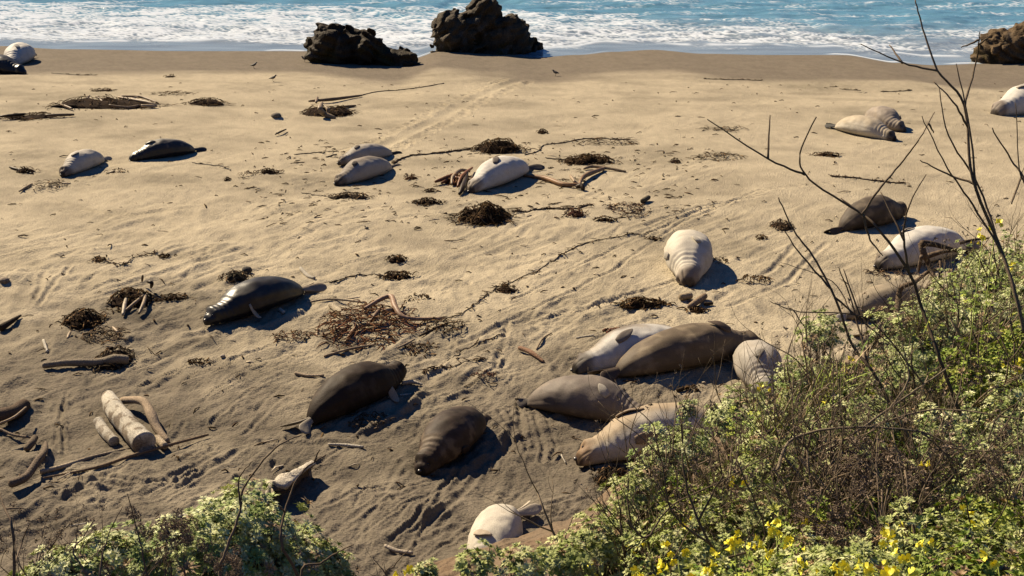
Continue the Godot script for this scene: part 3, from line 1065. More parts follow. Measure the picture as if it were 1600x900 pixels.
func build_kelp() -> void:
	rng.seed = 11
	var pale := Color(0.40, 0.30, 0.19)
	var stick := Color(0.26, 0.18, 0.11)
	var red := Color(0.17, 0.075, 0.035)
	var K := Color(0.042, 0.027, 0.015)
	kelp_pile(165, 161, 180, 24, 230, "largest far kelp heap, strewn with pale stalks", K, [
		[[[185, 152, 0.2], [230, 160, 0.2], [245, 166, 0.1]], 2.2, pale], [[[170, 164, 0.2], [200, 168, 0.1], [225, 163, 0.12]], 2.0, stick],
		[[[220, 165, 0.15], [244, 166, 0.1]], 2.4, pale * 1.2], [[[140, 149, 0.3], [132, 160, 0.2]], 1.6, stick], [[[95, 163, 0.12], [113, 170, 0.1]], 1.6, stick], [[[150, 150, 0.3], [162, 160, 0.2]], 1.4, stick],
		[[[190, 150, 0.25], [222, 152, 0.15], [245, 160, 0.1]], 1.4, stick], [[[200, 157, 0.2], [215, 151, 0.2]], 1.4, pale]])
	kelp_pile(323, 159, 72, 14, 110, "small dark kelp heap right of the largest far heap")
	kelp_pile(55, 180, 110, 9, 130, "low dark band of kelp at the picture's edge, below the far heap", K, [[[[0, 182, 0.1], [40, 178, 0.1]], 2.0, K * 1.4], [[[70, 180, 0.1], [116, 179, 0.1]], 2.0, stick * 0.7]])
	kelp_pile(160, 141, 44, 6, 50, "thin kelp patch behind the largest far heap")
	kelp_pile(272, 146, 60, 7, 55, "loose kelp scraps behind the two far heaps", K, [], 0.6)
	kelp_pile(266, 118, 20, 5, 20, "tiny kelp clump on the wet sand")
	kelp_pile(512, 172, 84, 24, 170, "kelp heap with a pale looped stalk below the black rock", K, [
		[[[503, 161, 0.3], [500, 170, 0.35], [507, 178, 0.15], [524, 184, 0.05]], 3.4, pale * 0.9], [[[507, 166, 0.35], [513, 172, 0.25], [510, 178, 0.1]], 2.4, pale],
		[[[482, 158, 0.1], [520, 155, 0.12], [565, 149, 0.06]], 2.0, stick * 0.8], [[[525, 168, 0.1], [556, 165, 0.05]], 1.6, stick * 0.7], [[[496, 152, 0.2], [494, 160, 0.2]], 2.0, stick]])
	kelp_string([[555, 152], [600, 142], [650, 136], [694, 129]], "long thin kelp stalk running from the looped heap towards the rock", 1.3, 8)
	kelp_pile(778, 227, 88, 24, 230, "thick dark kelp heap above the white seal")
	kelp_string([[615, 256], [640, 246], [690, 240], [735, 232]], "leafy kelp strand from the seal pair to the thick heap", 2.6, 60)
	kelp_pile(920, 246, 84, 22, 210, "brown kelp heap right of the white seal's tail", K * 1.2)
	kelp_string([[852, 245], [890, 250], [890, 246]], "short kelp stalk left of the brown heap", 1.8, 2)
	kelp_string([[820, 240], [842, 234], [850, 226], [880, 222], [920, 216], [985, 217]], "curving kelp strand above the brown heap", 1.6, 26)
	kelp_pile(718, 274, 52, 34, 110, "red-brown kelp tangle at the white seal's nose", Color(0.11, 0.05, 0.028), [
		[[[680, 284, 0.08], [700, 277, 0.12], [712, 273, 0.1]], 3.0, red], [[[690, 286, 0.05], [706, 278, 0.1], [722, 279, 0.15]], 2.6, red * 1.2], [[[718, 303, 0.03], [724, 290, 0.12], [730, 270, 0.15]], 3.2, K * 1.5], [[[706, 288, 0.05], [708, 276, 0.15], [720, 266, 0.15], [735, 268, 0.1]], 2.4, pale * 0.9], [[[715, 292, 0.04], [722, 275, 0.2], [738, 262, 0.1]], 2.2, red * 1.6]])
	kelp_pile(755, 334, 94, 36, 330, "roundest dark kelp mound, in front of the white seal")
	kelp_pile(666, 313, 52, 12, 90, "flat kelp patch left of the roundest mound")
	kelp_pile(672, 295, 20, 7, 24, "tiny kelp knot left of the red-brown tangle")
	kelp_pile(643, 276, 26, 9, 30, "small reddish kelp knot below the front seal of the pair", Color(0.08, 0.045, 0.028))
	kelp_pile(545, 306, 64, 11, 100, "greyish flat kelp patch below the seal pair", Color(0.07, 0.052, 0.036))
	kelp_string([[470, 301], [500, 304], [520, 309]], "thin strand left of the greyish patch", 1.0, 2)
	kelp_string([[800, 333], [830, 333], [860, 328], [890, 330], [925, 322]], "leafy kelp rope right of the roundest mound", 2.6, 70)
	kelp_pile(900, 334, 34, 16, 60, "reddish kelp clump right of the leafy rope", Color(0.065, 0.035, 0.022))
	kelp_pile(945, 344, 34, 9, 50, "small kelp clump below the loose reddish patch")
	kelp_pile(980, 323, 62, 26, 120, "loose reddish kelp patch beside a dark wood stub", Color(0.06, 0.036, 0.026), [], 0.6)
	var o := gp(890, 285)
	o.y = sand_h(o.x, o.z)
	var g := thing("bull_kelp", o, "long tan bull kelp stalk from the white seal's tail to a forked holdfast", "kelp", "kelp cast up on the beach")
	for st in [[[[818, 274, 0.04], [850, 278, 0.05], [880, 288, 0.05], [905, 288, 0.08]], 3.0, Color(0.36, 0.21, 0.11)], [[[905, 290, 0.05], [912, 276, 0.12], [935, 266, 0.1], [945, 263, 0.05]], 3.0, Color(0.30, 0.19, 0.11)],
		[[[898, 284, 0.1], [891, 274, 0.1]], 2.2, pale], [[[912, 264, 0.05], [925, 260, 0.08], [945, 262, 0.08], [978, 268, 0.03]], 2.2, pale * 0.9], [[[900, 293, 0.04], [908, 290, 0.1], [912, 296, 0.03]], 3.4, K * 1.6]]:
		put(g, "stipe", stipe_mesh(st[0], st[1], st[2], o), M.stipe)
	kelp_pile(895, 282, 46, 20, 40, "dark kelp shreds under the forked holdfast", K, [], 0.7)
	kelp_pile(1125, 244, 66, 14, 110, "sparse dark kelp sprinkling on open sand", Color(0.06, 0.045, 0.03), [], 0.8)
	kelp_pile(1055, 250, 20, 10, 40, "compact little dark kelp ball on open sand")
	kelp_pile(848, 203, 17, 9, 40, "round dark kelp ball above the thick heap")
	kelp_pile(1005, 475, 74, 17, 190, "twin-lobed dark kelp clump below the single white seal")
	kelp_pile(1088, 482, 34, 14, 60, "kelp under small broken driftwood")
	kelp_pile(1222, 347, 36, 26, 90, "rounded kelp clump behind a bare branch", Color(0.06, 0.042, 0.028))
	kelp_pile(1290, 240, 50, 9, 70, "flat kelp heap below the cream seal")
	kelp_string([[1298, 278], [1330, 280], [1380, 285], [1415, 287]], "straight dark kelp band between two lone seals", 2.2, 50)
	kelp_pile(1180, 437, 48, 15, 60, "tangled kelp knot right of the single white seal", K, [], 0.5)
	kelp_pile(1190, 368, 16, 12, 24, "tiny two-lobed kelp lump right of the single white seal")
	kelp_pile(1125, 405, 24, 14, 30, "kelp shreds touching the single white seal's shadow", K, [], 0.7)
	kelp_pile(1020, 374, 28, 6, 30, "small dark kelp streak left of the single white seal")
	kelp_pile(620, 402, 32, 14, 50, "small kelp knot in the middle of the sand")
	kelp_pile(620, 427, 54, 15, 90, "kelp clump right of the black seal's hind flippers")
	kelp_string([[515, 441], [545, 432], [575, 428], [605, 430]], "strand from the black seal's flippers to a kelp clump", 1.8, 8)
	kelp_pile(570, 495, 150, 66, 420, "big rusty kelp spread with long stalks below the black seal", Color(0.075, 0.036, 0.02), [
		[[[570, 482, 0.1], [598, 466, 0.22], [612, 464, 0.25], [618, 480, 0.2], [635, 497, 0.1], [690, 498, 0.04]], 3.6, Color(0.40, 0.26, 0.17)],
		[[[540, 535, 0.03], [552, 517, 0.1], [568, 508, 0.12], [602, 507, 0.06]], 3.0, Color(0.30, 0.20, 0.12)], [[[575, 508, 0.1], [588, 490, 0.2], [592, 484, 0.2]], 2.6, Color(0.24, 0.15, 0.09)],
		[[[520, 530, 0.04], [540, 514, 0.1], [550, 508, 0.1]], 2.0, stick], [[[523, 513, 0.06], [540, 514, 0.08]], 2.0, pale * 0.9], [[[596, 487, 0.15], [615, 483, 0.15]], 3.0, pale], [[[495, 525, 0.03], [496, 511, 0.03]], 1.6, pale]], 0.55)
	kelp_pile(455, 525, 66, 16, 70, "thin rusty kelp fringe left of the big spread", Color(0.07, 0.04, 0.025), [], 0.7)
	kelp_string([[660, 500], [700, 495], [740, 478], [775, 452], [800, 440], [850, 418], [880, 400], [905, 388], [950, 375], [1000, 366]], "very long kelp rope crossing the middle of the beach", 1.5, 80)
	kelp_pile(790, 448, 34, 20, 60, "kelp knot partway along the very long rope")
	kelp_pile(690, 508, 70, 20, 90, "kelp shreds at the near end of the very long rope", K, [[[[655, 525, 0.04], [700, 505, 0.05]], 2.2, K * 1.6]], 0.7)
	kelp_pile(655, 540, 60, 22, 80, "kelp shreds above the head of the dark brown seal", Color(0.055, 0.036, 0.022), [], 0.7)
	kelp_pile(655, 462, 44, 14, 44, "sparse kelp behind the big rusty spread", K, [], 0.7)
	kelp_string([[700, 562], [735, 545], [760, 532], [785, 525]], "dark crooked stalk right of the dark brown seal's head", 1.8, 4)
	kelp_string([[660, 585], [690, 575], [735, 568], [760, 563]], "kelp strand beside the dark brown seal's flipper", 1.8, 24)
	kelp_pile(755, 590, 44, 16, 40, "reddish kelp bits left of the plump seal", Color(0.07, 0.042, 0.03), [], 0.8)
	kelp_pile(203, 460, 72, 38, 200, "kelp heap with three pale sticks, left of the black seal", K, [
		[[[192, 492, 0.03], [195, 475, 0.1], [198, 464, 0.12]], 2.6, Color(0.46, 0.38, 0.27)], [[[217, 490, 0.03], [224, 475, 0.1], [228, 460, 0.12]], 2.6, pale * 0.8], [[[196, 485, 0.06], [212, 472, 0.1], [226, 460, 0.14]], 2.0, pale * 0.8], [[[222, 440, 0.12], [223, 430, 0.3]], 1.6, stick * 0.6], [[[230, 440, 0.25], [237, 442, 0.25], [236, 449, 0.1]], 2.4, K * 1.5]])
	kelp_pile(130, 493, 62, 34, 200, "dark shaggy kelp heap below the three-stick heap")
	kelp_pile(160, 518, 70, 24, 120, "flat kelp litter in front of the shaggy heap", Color(0.07, 0.05, 0.033), [[[[105, 529, 0.03], [110, 518, 0.05]], 2.0, pale], [[[176, 511, 0.05], [184, 519, 0.03]], 2.0, pale * 1.3]], 0.7)
	kelp_pile(267, 464, 56, 11, 70, "flat strip of kelp left of the black seal's head")
	kelp_string([[150, 408], [175, 417], [195, 418], [210, 405], [235, 399], [255, 400]], "wavy thin kelp chain in the open sand", 1.4, 40)
	kelp_pile(157, 408, 22, 12, 34, "kelp knot at the start of the wavy chain")
	kelp_pile(256, 401, 15, 9, 30, "black kelp bulb at the end of the wavy chain", K * 0.6)
	kelp_pile(75, 287, 60, 14, 70, "grey kelp litter below the short pale seal", Color(0.10, 0.08, 0.055), [[[[30, 299, 0.04], [50, 287, 0.05]], 1.8, pale], [[[92, 286, 0.04], [110, 287, 0.04]], 1.4, pale * 1.1]], 0.6)
	kelp_pile(40, 268, 34, 10, 34, "dark kelp twist left of the short pale seal", K, [[[[15, 261, 0.08], [52, 272, 0.04]], 1.8, K * 1.4]])
	kelp_pile(185, 270, 30, 9, 26, "few pale and dark scraps right of the short pale seal", Color(0.06, 0.045, 0.03), [[[[168, 271, 0.03], [180, 267, 0.1]], 1.4, pale], [[[183, 268, 0.08], [192, 272, 0.03]], 1.5, pale]], 0.7)
	kelp_pile(420, 267, 44, 9, 60, "kelp scraps left of the front seal of the pair")
	kelp_string([[460, 243], [490, 241], [528, 239]], "dark stalk lying left of the rear seal of the pair", 1.4, 0)
	kelp_string([[510, 247], [527, 244]], "short black stalk at the rear seal's head", 2.0, 0)
	kelp_string([[300, 254], [345, 259], [360, 266]], "thin kelp line right of the black far seal", 1.2, 10)
	kelp_pile(355, 280, 14, 6, 16, "little black kelp lump right of the thin line")
	kelp_pile(385, 272, 30, 10, 30, "loose kelp right of the little black lump", K, [], 0.6)
	kelp_pile(950, 218, 80, 12, 90, "speckled kelp scatter above the brown heap", Color(0.06, 0.045, 0.03), [], 0.9)
	kelp_pile(1130, 202, 70, 5, 50, "thin grey kelp smear on the upper sand", Color(0.08, 0.06, 0.04), [], 0.9)
	kelp_string([[1100, 124], [1150, 125], [1190, 126]], "dotted dark tide line of kelp", 1.0, 26)
	kelp_string([[80, 115], [125, 117], [150, 117]], "broken tide line of kelp at the far left", 0.9, 14)
	kelp_string([[1375, 142], [1410, 142], [1425, 141]], "kelp strip on the wet sand above the cream seal", 1.2, 12)
	kelp_string([[1315, 138], [1345, 140]], "short kelp strip left of the wet sand strip", 0.9, 6)
	kelp_pile(440, 207, 20, 8, 6, "forked dark twig of kelp above the seal pair", K, [[[[430, 210, 0.03], [438, 206, 0.06], [447, 202, 0.06]], 1.2, K * 1.4]], 0.9)
	kelp_pile(370, 432, 52, 24, 90, "kelp and dark clod behind the black seal", Color(0.055, 0.043, 0.03))
	kelp_pile(960, 520, 40, 10, 40, "reddish kelp bits behind the pale seal of the pair", Color(0.07, 0.03, 0.022))
	kelp_pile(310, 564, 32, 7, 34, "small black kelp streak below the black seal")
	kelp_pile(935, 560, 30, 20, 30, "kelp shreds left of the brown seal's flippers", K, [], 0.8)
	kelp_pile(1080, 610, 46, 9, 30, "dark chip and kelp between the lying seals", K, [], 0.5)
	kelp_pile(960, 735, 66, 40, 120, "dark root mat hanging on the bank below the tan seal", Color(0.035, 0.024, 0.015))
	kelp_pile(700, 656, 30, 14, 30, "dark clods left of the mottled seal", Color(0.06, 0.045, 0.03), [], 0.6)
	kelp_pile(575, 655, 60, 24, 60, "dark torn kelp between the two dark brown seals", Color(0.055, 0.042, 0.03), [], 0.7)
	kelp_pile(1390, 428, 66, 12, 60, "reddish litter in front of the white seal behind the roots", Color(0.06, 0.04, 0.028), [], 0.8)
	# scraps too many and too small to tell apart
	var mb := MB.new()
	for k in 3000:
		var px := rng.randf_range(-20, 1620)
		var py := 130.0 + 640.0 * pow(rng.randf(), 1.3)
		if rng.randf() < 0.45 and k > 300: py = rng.randf_range(215, 350); px = rng.randf_range(380, 1120)
		if noise_a.get_noise_2d(px * 0.5, py * 0.9) < -0.05 + 0.25 * rng.randf(): continue
		var p := gp(px, py)
		p.y = sand_h(p.x, p.z) + 0.008
		var d := Vector3(jit(1), 0, jit(0.6)).normalized()
		var l := rng.randf_range(0.04, 0.20) * (1.0 + 1.6 * pow(rng.randf(), 6.0))
		var w := rng.randf_range(0.007, 0.026)
		var cl := K * rng.randf_range(0.8, 2.2)
		if rng.randf() < 0.13: cl = Color(0.5, 0.42, 0.30) * rng.randf_range(0.6, 1.1)
		cl.a = 1.0
		mb.tube([p, p + d * l * 0.5 + Vector3(jit(0.03), 0.01 + rng.randf() * 0.02, jit(0.03)), p + d * l + Vector3(0, 0.004, 0)], [w * 0.6, w, w * 0.4], 4, cl, 0.7)
	var ob := put(self, "wrack_litter", mb.mesh(), M.kelp)
	tag(ob, "fine dark and pale scraps strewn all over the sand", "litter", "", "stuff")

# ------------------------------------------------------------------ driftwood
func drift(called: String, px: Array, r_px: Array, col: Color, label: String, lumpy := 0.25, sides := 12, parent: Node3D = null, flake := 0.35) -> Node3D:
	var w := []
	for p in px:
		var h: float = p[2] if p.size() > 2 else 0.03
		var g := gp(p[0], p[1], h)
		g.y = sand_h(g.x, g.z) + h
		w.append(g)
	var mid := gp(px[0][0], px[0][1])
	mid.y = sand_h(mid.x, mid.z)
	if parent: mid = parent.position
	var ppm: float = FOCAL / (w[0] - EYE).dot(ray(800, 450))
	var pts := smooth_line(w, 24 if sides > 20 else 8)
	var rad := []
	for k in pts.size():
		var u := float(k) / (pts.size() - 1) * (r_px.size() - 1)
		var a := mini(int(u), r_px.size() - 2)
		pts[k] -= mid
		rad.append(lerpf(r_px[a], r_px[a + 1], u - a) / ppm)
	# a short shoulder so that the sawn or broken ends are not sharp rims
	rad[0] *= 0.82; rad[-1] *= 0.82
	var mb := MB.new()
	mb.tube(pts, rad, sides, col, 1.0, noise_b, lumpy, flake)
	if parent: return put(parent, called, mb.mesh(), M.wood)
	var o := put(self, called, mb.mesh(), M.wood, mid)
	tag(o, label, "driftwood", "driftwood on the sand")
	return o

func build_wood() -> void:
	rng.seed = 23
	var bone := Color(0.62, 0.56, 0.45)
	var grey := Color(0.30, 0.23, 0.16)
	var dark := Color(0.10, 0.07, 0.045)
	drift("driftwood_log", [[168, 615, 0.16], [180, 635, 0.16], [200, 662, 0.16], [226, 692, 0.14]], [10, 15, 16, 17, 16], bone, "thickest bleached log with flaking bark, near the picture's left", 0.3, 40, null, 0.8)
	drift("driftwood_log", [[153, 657, 0.08], [162, 668, 0.08], [178, 685, 0.08]], [8, 9, 9], bone * 0.92, "short bleached log left of the thickest log", 0.2, 28, null, 0.6)
	drift("driftwood_branch", [[190, 620, 0.14], [222, 622, 0.28], [236, 645, 0.22], [246, 668, 0.10], [262, 686, 0.05]], [6, 7, 8, 7, 4], Color(0.42, 0.32, 0.22), "bent branch arching behind the thickest bleached log")
	drift("driftwood_stub", [[244, 680, 0.08], [258, 694, 0.08]], [7, 6], Color(0.46, 0.37, 0.26), "short stub against the butt of the thickest log")
	drift("driftwood_pole", [[68, 748, 0.03], [150, 728, 0.03], [220, 708, 0.05], [325, 674, 0.06]], [1.4, 2.4, 3.0, 2.2], Color(0.24, 0.17, 0.11), "long thin dark pole in front of the thickest log", 0.1, 8)
	drift("driftwood_pole", [[62, 738, 0.0], [100, 727, 0.01], [150, 712, 0.0], [205, 698, 0.0]], [4, 4, 2, 1.5], Color(0.46, 0.37, 0.26), "pale half-buried pole beside the long dark pole", 0.3, 8)
	drift("driftwood_branch", [[15, 756, 0.12], [40, 743, 0.14], [58, 722, 0.14], [70, 705, 0.12], [71, 688, 0.10]], [7, 7, 6, 5, 3], Color(0.21, 0.16, 0.115), "curved dark branch at the picture's left")
	drift("driftwood_branch", [[40, 697, 0.05], [48, 686, 0.10], [54, 675, 0.08]], [5, 6, 5], Color(0.17, 0.13, 0.09), "small dark stub behind the curved branch")
	drift("driftwood_stick", [[0, 668, 0.06], [20, 673, 0.06], [50, 676, 0.06]], [2, 2.4, 2], grey, "thin stick lying on the dark stub")
	drift("driftwood_log", [[-20, 652, 0.15], [10, 640, 0.18], [40, 627, 0.12]], [15, 15, 9], Color(0.15, 0.105, 0.07), "rough brown log end at the picture's edge", 0.5, 16)
	drift("driftwood_stick", [[-5, 658, 0.3], [20, 647, 0.32], [40, 632, 0.25]], [1.8, 2, 1.6], grey * 1.4, "thin pale stick on the rough brown log end", 0.1, 6)
	drift("driftwood_log", [[66, 569, 0.07], [105, 564, 0.09], [150, 560, 0.10], [178, 556, 0.14], [200, 555, 0.12]], [5, 6, 6.5, 9, 7], Color(0.33, 0.27, 0.195), "log with a bleached end and a dark root knot", 0.3, 14)
	kelp_pile(178, 549, 64, 40, 190, "kelp caught on the root knot of the log", Color(0.045, 0.033, 0.022))
	drift("driftwood_stick", [[68, 533, 0.04], [74, 548, 0.03]], [2.6, 2.2], bone, "small white stick standing off the log", 0.1, 6)
	drift("driftwood_stick", [[0, 512, 0.08], [20, 502, 0.08], [33, 494, 0.06]], [6, 4, 1.5], dark * 0.6, "black splinter at the picture's left edge")
	# hollow log piece
	var hp := gp(462, 768)
	hp.y = sand_h(hp.x, hp.z)
	var hmb := MB.new()
	var rings := []
	var cc := []
	var ax := Vector3(0.42, 0.0, -0.9).normalized()
	var sdv := Vector3(0.9, 0.0, 0.42).normalized()
	for k in 17:
		var u := k / 16.0
		var ring := PackedVector3Array()
		var cl := PackedColorArray()
		for j in 28:      # an open shell, outside then inside
			var outer := j < 14
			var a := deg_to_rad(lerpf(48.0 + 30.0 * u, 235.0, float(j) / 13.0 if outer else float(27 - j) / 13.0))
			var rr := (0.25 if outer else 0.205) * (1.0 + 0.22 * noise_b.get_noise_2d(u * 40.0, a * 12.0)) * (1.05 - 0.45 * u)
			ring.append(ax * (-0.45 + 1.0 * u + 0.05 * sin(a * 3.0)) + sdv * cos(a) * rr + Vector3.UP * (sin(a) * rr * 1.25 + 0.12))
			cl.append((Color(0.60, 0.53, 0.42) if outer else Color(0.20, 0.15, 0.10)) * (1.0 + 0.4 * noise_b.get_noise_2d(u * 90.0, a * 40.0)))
		rings.append(ring); cc.append(cl)
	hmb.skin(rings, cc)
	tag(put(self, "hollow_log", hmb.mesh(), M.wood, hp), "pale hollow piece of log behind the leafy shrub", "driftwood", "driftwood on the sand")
	for s in [
		[[[266, 812, 0.05], [285, 809, 0.06], [302, 808, 0.05]], [4, 5, 4], bone, "white stump of wood showing between the near twigs"],
		[[[461, 581, 0.03], [480, 585, 0.04], [506, 591, 0.03]], [2.6, 2.6, 2.0], Color(0.42, 0.33, 0.23), "straight pale stick left of the dark brown seal"],
		[[[513, 699, 0.02], [540, 697, 0.04], [568, 702, 0.03]], [1.6, 3.0, 2.4], bone * 0.95, "white curved stick between the two dark brown seals"],
		[[[628, 600, 0.04], [645, 597, 0.05], [660, 600, 0.04]], [3, 3.4, 1.5], bone * 0.9, "white splinter under the dark brown seal's chest"],
		[[[624, 617, 0.02], [642, 614, 0.02]], [1.8, 1.4], bone * 0.9, "short white splinter below the dark brown seal"],
		[[[516, 479, 0.06], [530, 488, 0.06], [545, 500, 0.05]], [4.5, 6, 5], Color(0.52, 0.44, 0.31), "broken plank lying left of the rusty kelp spread"],
		[[[485, 470, 0.03], [520, 470, 0.03], [570, 473, 0.03]], [1.4, 1.8, 1.4], Color(0.45, 0.36, 0.25), "straight pale stalk above the broken plank"],
		[[[437, 485, 0.04], [444, 491, 0.04]], [3, 3], bone * 0.9, "white chip below the black seal"],
		[[[470, 423, 0.03], [482, 432, 0.03], [492, 436, 0.03]], [3, 3.4, 2.4], bone * 0.85, "white stick above the black seal's hind flippers"],
		[[[506, 556, 0.02], [545, 547, 0.03], [585, 541, 0.03]], [1.8, 2.2, 1.6], Color(0.36, 0.27, 0.18), "long thin stick below the rusty kelp spread"],
		[[[622, 545, 0.03], [635, 537, 0.05], [648, 530, 0.04]], [1.6, 1.8, 1.4], Color(0.40, 0.31, 0.21), "thin pale stick above the head of the dark brown seal"],
		[[[811, 541, 0.05], [830, 550, 0.05], [850, 563, 0.03]], [3.4, 4.0, 2.0], Color(0.30, 0.18, 0.115), "reddish branch piece left of the brown-headed seal"],
		[[[838, 546, 0.02], [848, 532, 0.03], [862, 519, 0.03]], [1.2, 1.5, 1.2], Color(0.32, 0.24, 0.16), "thin bent twig above the reddish branch piece"],
		[[[1003, 317, 0.05], [1014, 309, 0.10]], [4.0, 4.0], Color(0.13, 0.11, 0.075), "dark stub of wood beside the loose reddish kelp"],
		[[[1057, 610, 0.03], [1078, 607, 0.04]], [3.0, 3.4], dark * 0.6, "black wood chip between the lying seals"],
		[[[900, 528, 0.02], [928, 529, 0.02]], [1.3, 1.3], bone * 0.9, "thin white stalk behind the pale seal of the pair"],
		[[[601, 852, 0.03], [622, 858, 0.04], [645, 862, 0.03]], [3, 3.6, 3], Color(0.52, 0.44, 0.34), "pale stick below the scrape marks near the picture's bottom"],
		[[[1062, 466, 0.08], [1080, 462, 0.08]], [5, 6], Color(0.42, 0.33, 0.22), "rounded pale wood chunk below the single white seal"],
		[[[1076, 480, 0.06], [1092, 470, 0.10], [1102, 464, 0.08]], [4, 6, 4.5], Color(0.33, 0.24, 0.155), "brown wood chunk leaning on the rounded pale one"],
		[[[1100, 476, 0.05], [1114, 476, 0.04]], [3, 2.6], dark * 0.7, "small black stub right of the brown wood chunk"],
		[[[109, 827, 0.02], [137, 823, 0.02]], [1.2, 1.0], bone, "thin white straw near the picture's lower left"],
		[[[877, 706, 0.02], [884, 716, 0.02]], [1.3, 1.1], bone, "short white straw left of the tan seal's nose"]]:
		drift("driftwood_stick", s[0], s[1], s[2], s[3], 0.18, 9)
	# stones and shells on the sand
	for s in [[573, 359, 3.4, Color(0.30, 0.26, 0.2), "tiny pale stone in the middle of the open sand"], [348, 556, 4.5, Color(0.5, 0.42, 0.33), "small pinkish stone below the black seal"], [470, 422, 3.0, bone, "white pebble by the black seal's hind flippers"], [633, 431, 3.6, bone, "white shell on a kelp clump"], [665, 514, 3.4, bone, "white shell right of the rusty kelp spread"], [432, 185, 9.0, Color(0.22, 0.18, 0.13), "grey clod of sandstone below the looped kelp"], [8, 446, 9.0, Color(0.30, 0.23, 0.16), "round stone on the heap at the picture's left edge"], [386, 428, 9.0, Color(0.09, 0.075, 0.055), "dark angular clod behind the black seal"]]:
		var p := gp(s[0], s[1])
		p.y = sand_h(p.x, p.z)
		var ppm := FOCAL / (p - EYE).dot(ray(800, 450))
		var mb := MB.new()
		var rg := []
		var cg := []
		for r in 9:
			var la := PI * (r / 8.0 - 0.5)
			var ring := PackedVector3Array()
			var cl := PackedColorArray()
			for k in 14:
				var a := TAU * k / 14
				var q := Vector3(cos(a) * cos(la) * 1.2, sin(la) * 0.8, sin(a) * cos(la))
				q *= s[2] / ppm * (1.0 + 0.45 * cell.get_noise_3dv(q * 7.0 + p))
				ring.append(q + Vector3(0, s[2] / ppm * 0.45, 0)); cl.append(s[3] * (1.0 + 0.3 * noise_b.get_noise_3dv(q * 90.0)))
			rg.append(ring); cg.append(cl)
		mb.skin(rg, cg)
		tag(put(self, "stone", mb.mesh(), M.soil, p), s[4], "stone", "stones and shells on the sand")

# ------------------------------------------------------------------ birds
func build_birds() -> void:
	for b in [[397, 107, 0.4, "dark shorebird on the wet sand, leftmost of the birds"], [427, 129, 0.2, "dark shorebird standing nearest the looped kelp heap"], [476, 97, 2.9, "dark shorebird just left of the black rock"], [868, 119, 2.8, "dark shorebird alone on the sand right of the rocks"]]:
		var p := gp(b[0], b[1])
		p.y = sand_h(p.x, p.z)
		var o := thing("shorebird", p, b[3], "bird", "shorebirds near the water")
		o.rotation.y = b[2]
		var mb := MB.new()
		# tail tip to bill base, one skin
		var pts := [Vector3(-0.17, 0.13, 0), Vector3(-0.11, 0.145, 0), Vector3(-0.06, 0.155, 0), Vector3(0, 0.165, 0), Vector3(0.05, 0.185, 0), Vector3(0.08, 0.215, 0), Vector3(0.10, 0.245, 0), Vector3(0.125, 0.255, 0), Vector3(0.145, 0.25, 0)]
		mb.tube(pts, [0.006, 0.025, 0.045, 0.058, 0.052, 0.036, 0.032, 0.030, 0.012], 12, Color(0.055, 0.045, 0.036), 1.0)
		put(o, "body", mb.mesh(), M.feather)
		var bk := MB.new()
		bk.tube([Vector3(0.143, 0.249, 0), Vector3(0.165, 0.244, 0), Vector3(0.195, 0.236, 0)], [0.008, 0.006, 0.002], 6, Color(0.05, 0.04, 0.03))
		put(o, "bill", bk.mesh(), M.feather)
		for sg in [-1.0, 1.0]:
			var w := MB.new()
			w.tube([Vector3(0.05, 0.19, sg * 0.045), Vector3(0, 0.175, sg * 0.058), Vector3(-0.07, 0.16, sg * 0.045), Vector3(-0.15, 0.14, sg * 0.015)], [0.012, 0.030, 0.022, 0.004], 8, Color(0.035, 0.028, 0.022), 1.0)
			put(o, "wing", w.mesh(), M.feather)
			var l := MB.new()
			l.tube([Vector3(0.0, 0.125, sg * 0.02), Vector3(-0.012, 0.07, sg * 0.022), Vector3(0.0, 0.004, sg * 0.022), Vector3(0.04, 0.004, sg * 0.028)], [0.009, 0.006, 0.005, 0.004], 6, Color(0.06, 0.045, 0.03))
			put(o, "leg", l.mesh(), M.feather)

# ------------------------------------------------------------------ the bluff and its plants
func build_bluff() -> void:
	var nx := 190
	var nz := 190
	var mb := MB.new()
	for r in nz:
		var z := lerpf(40.0, 0.0, r / 20.0) if r < 20 else lerpf(0.0, -26.0, (r - 20.0) / (nz - 21.0))
		for c in nx:
			var u := 2.0 * c / (nx - 1) - 1.0
			var x := 3.0 + u * 9.0 + signf(u) * pow(absf(u), 6.0) * 60.0
			var y := bluff_h(x, z)
			mb.v.append(Vector3(x, maxf(y, -1.5), z))
			var n := noise_b.get_noise_2d(x * 14.0, z * 14.0)
			var cl := Color(0.085, 0.064, 0.042) * (1.0 + 0.5 * n)
			cl = cl.lerp(Color(0.17, 0.135, 0.085), smoothstep(0.1, 0.4, noise_b.get_noise_2d(x * 40.0, z * 40.0)) * 0.6)
			cl.a = 1.0
			mb.c.append(cl)
	for r in nz - 1:
		for c in nx - 1:
			var a := r * nx + c
			mb.i.append_array(PackedInt32Array([a, a + nx, a + 1, a + 1, a + nx, a + nx + 1]))
	tag(put(self, "bluff", mb.mesh(), M.soil), "", "", "", "structure")

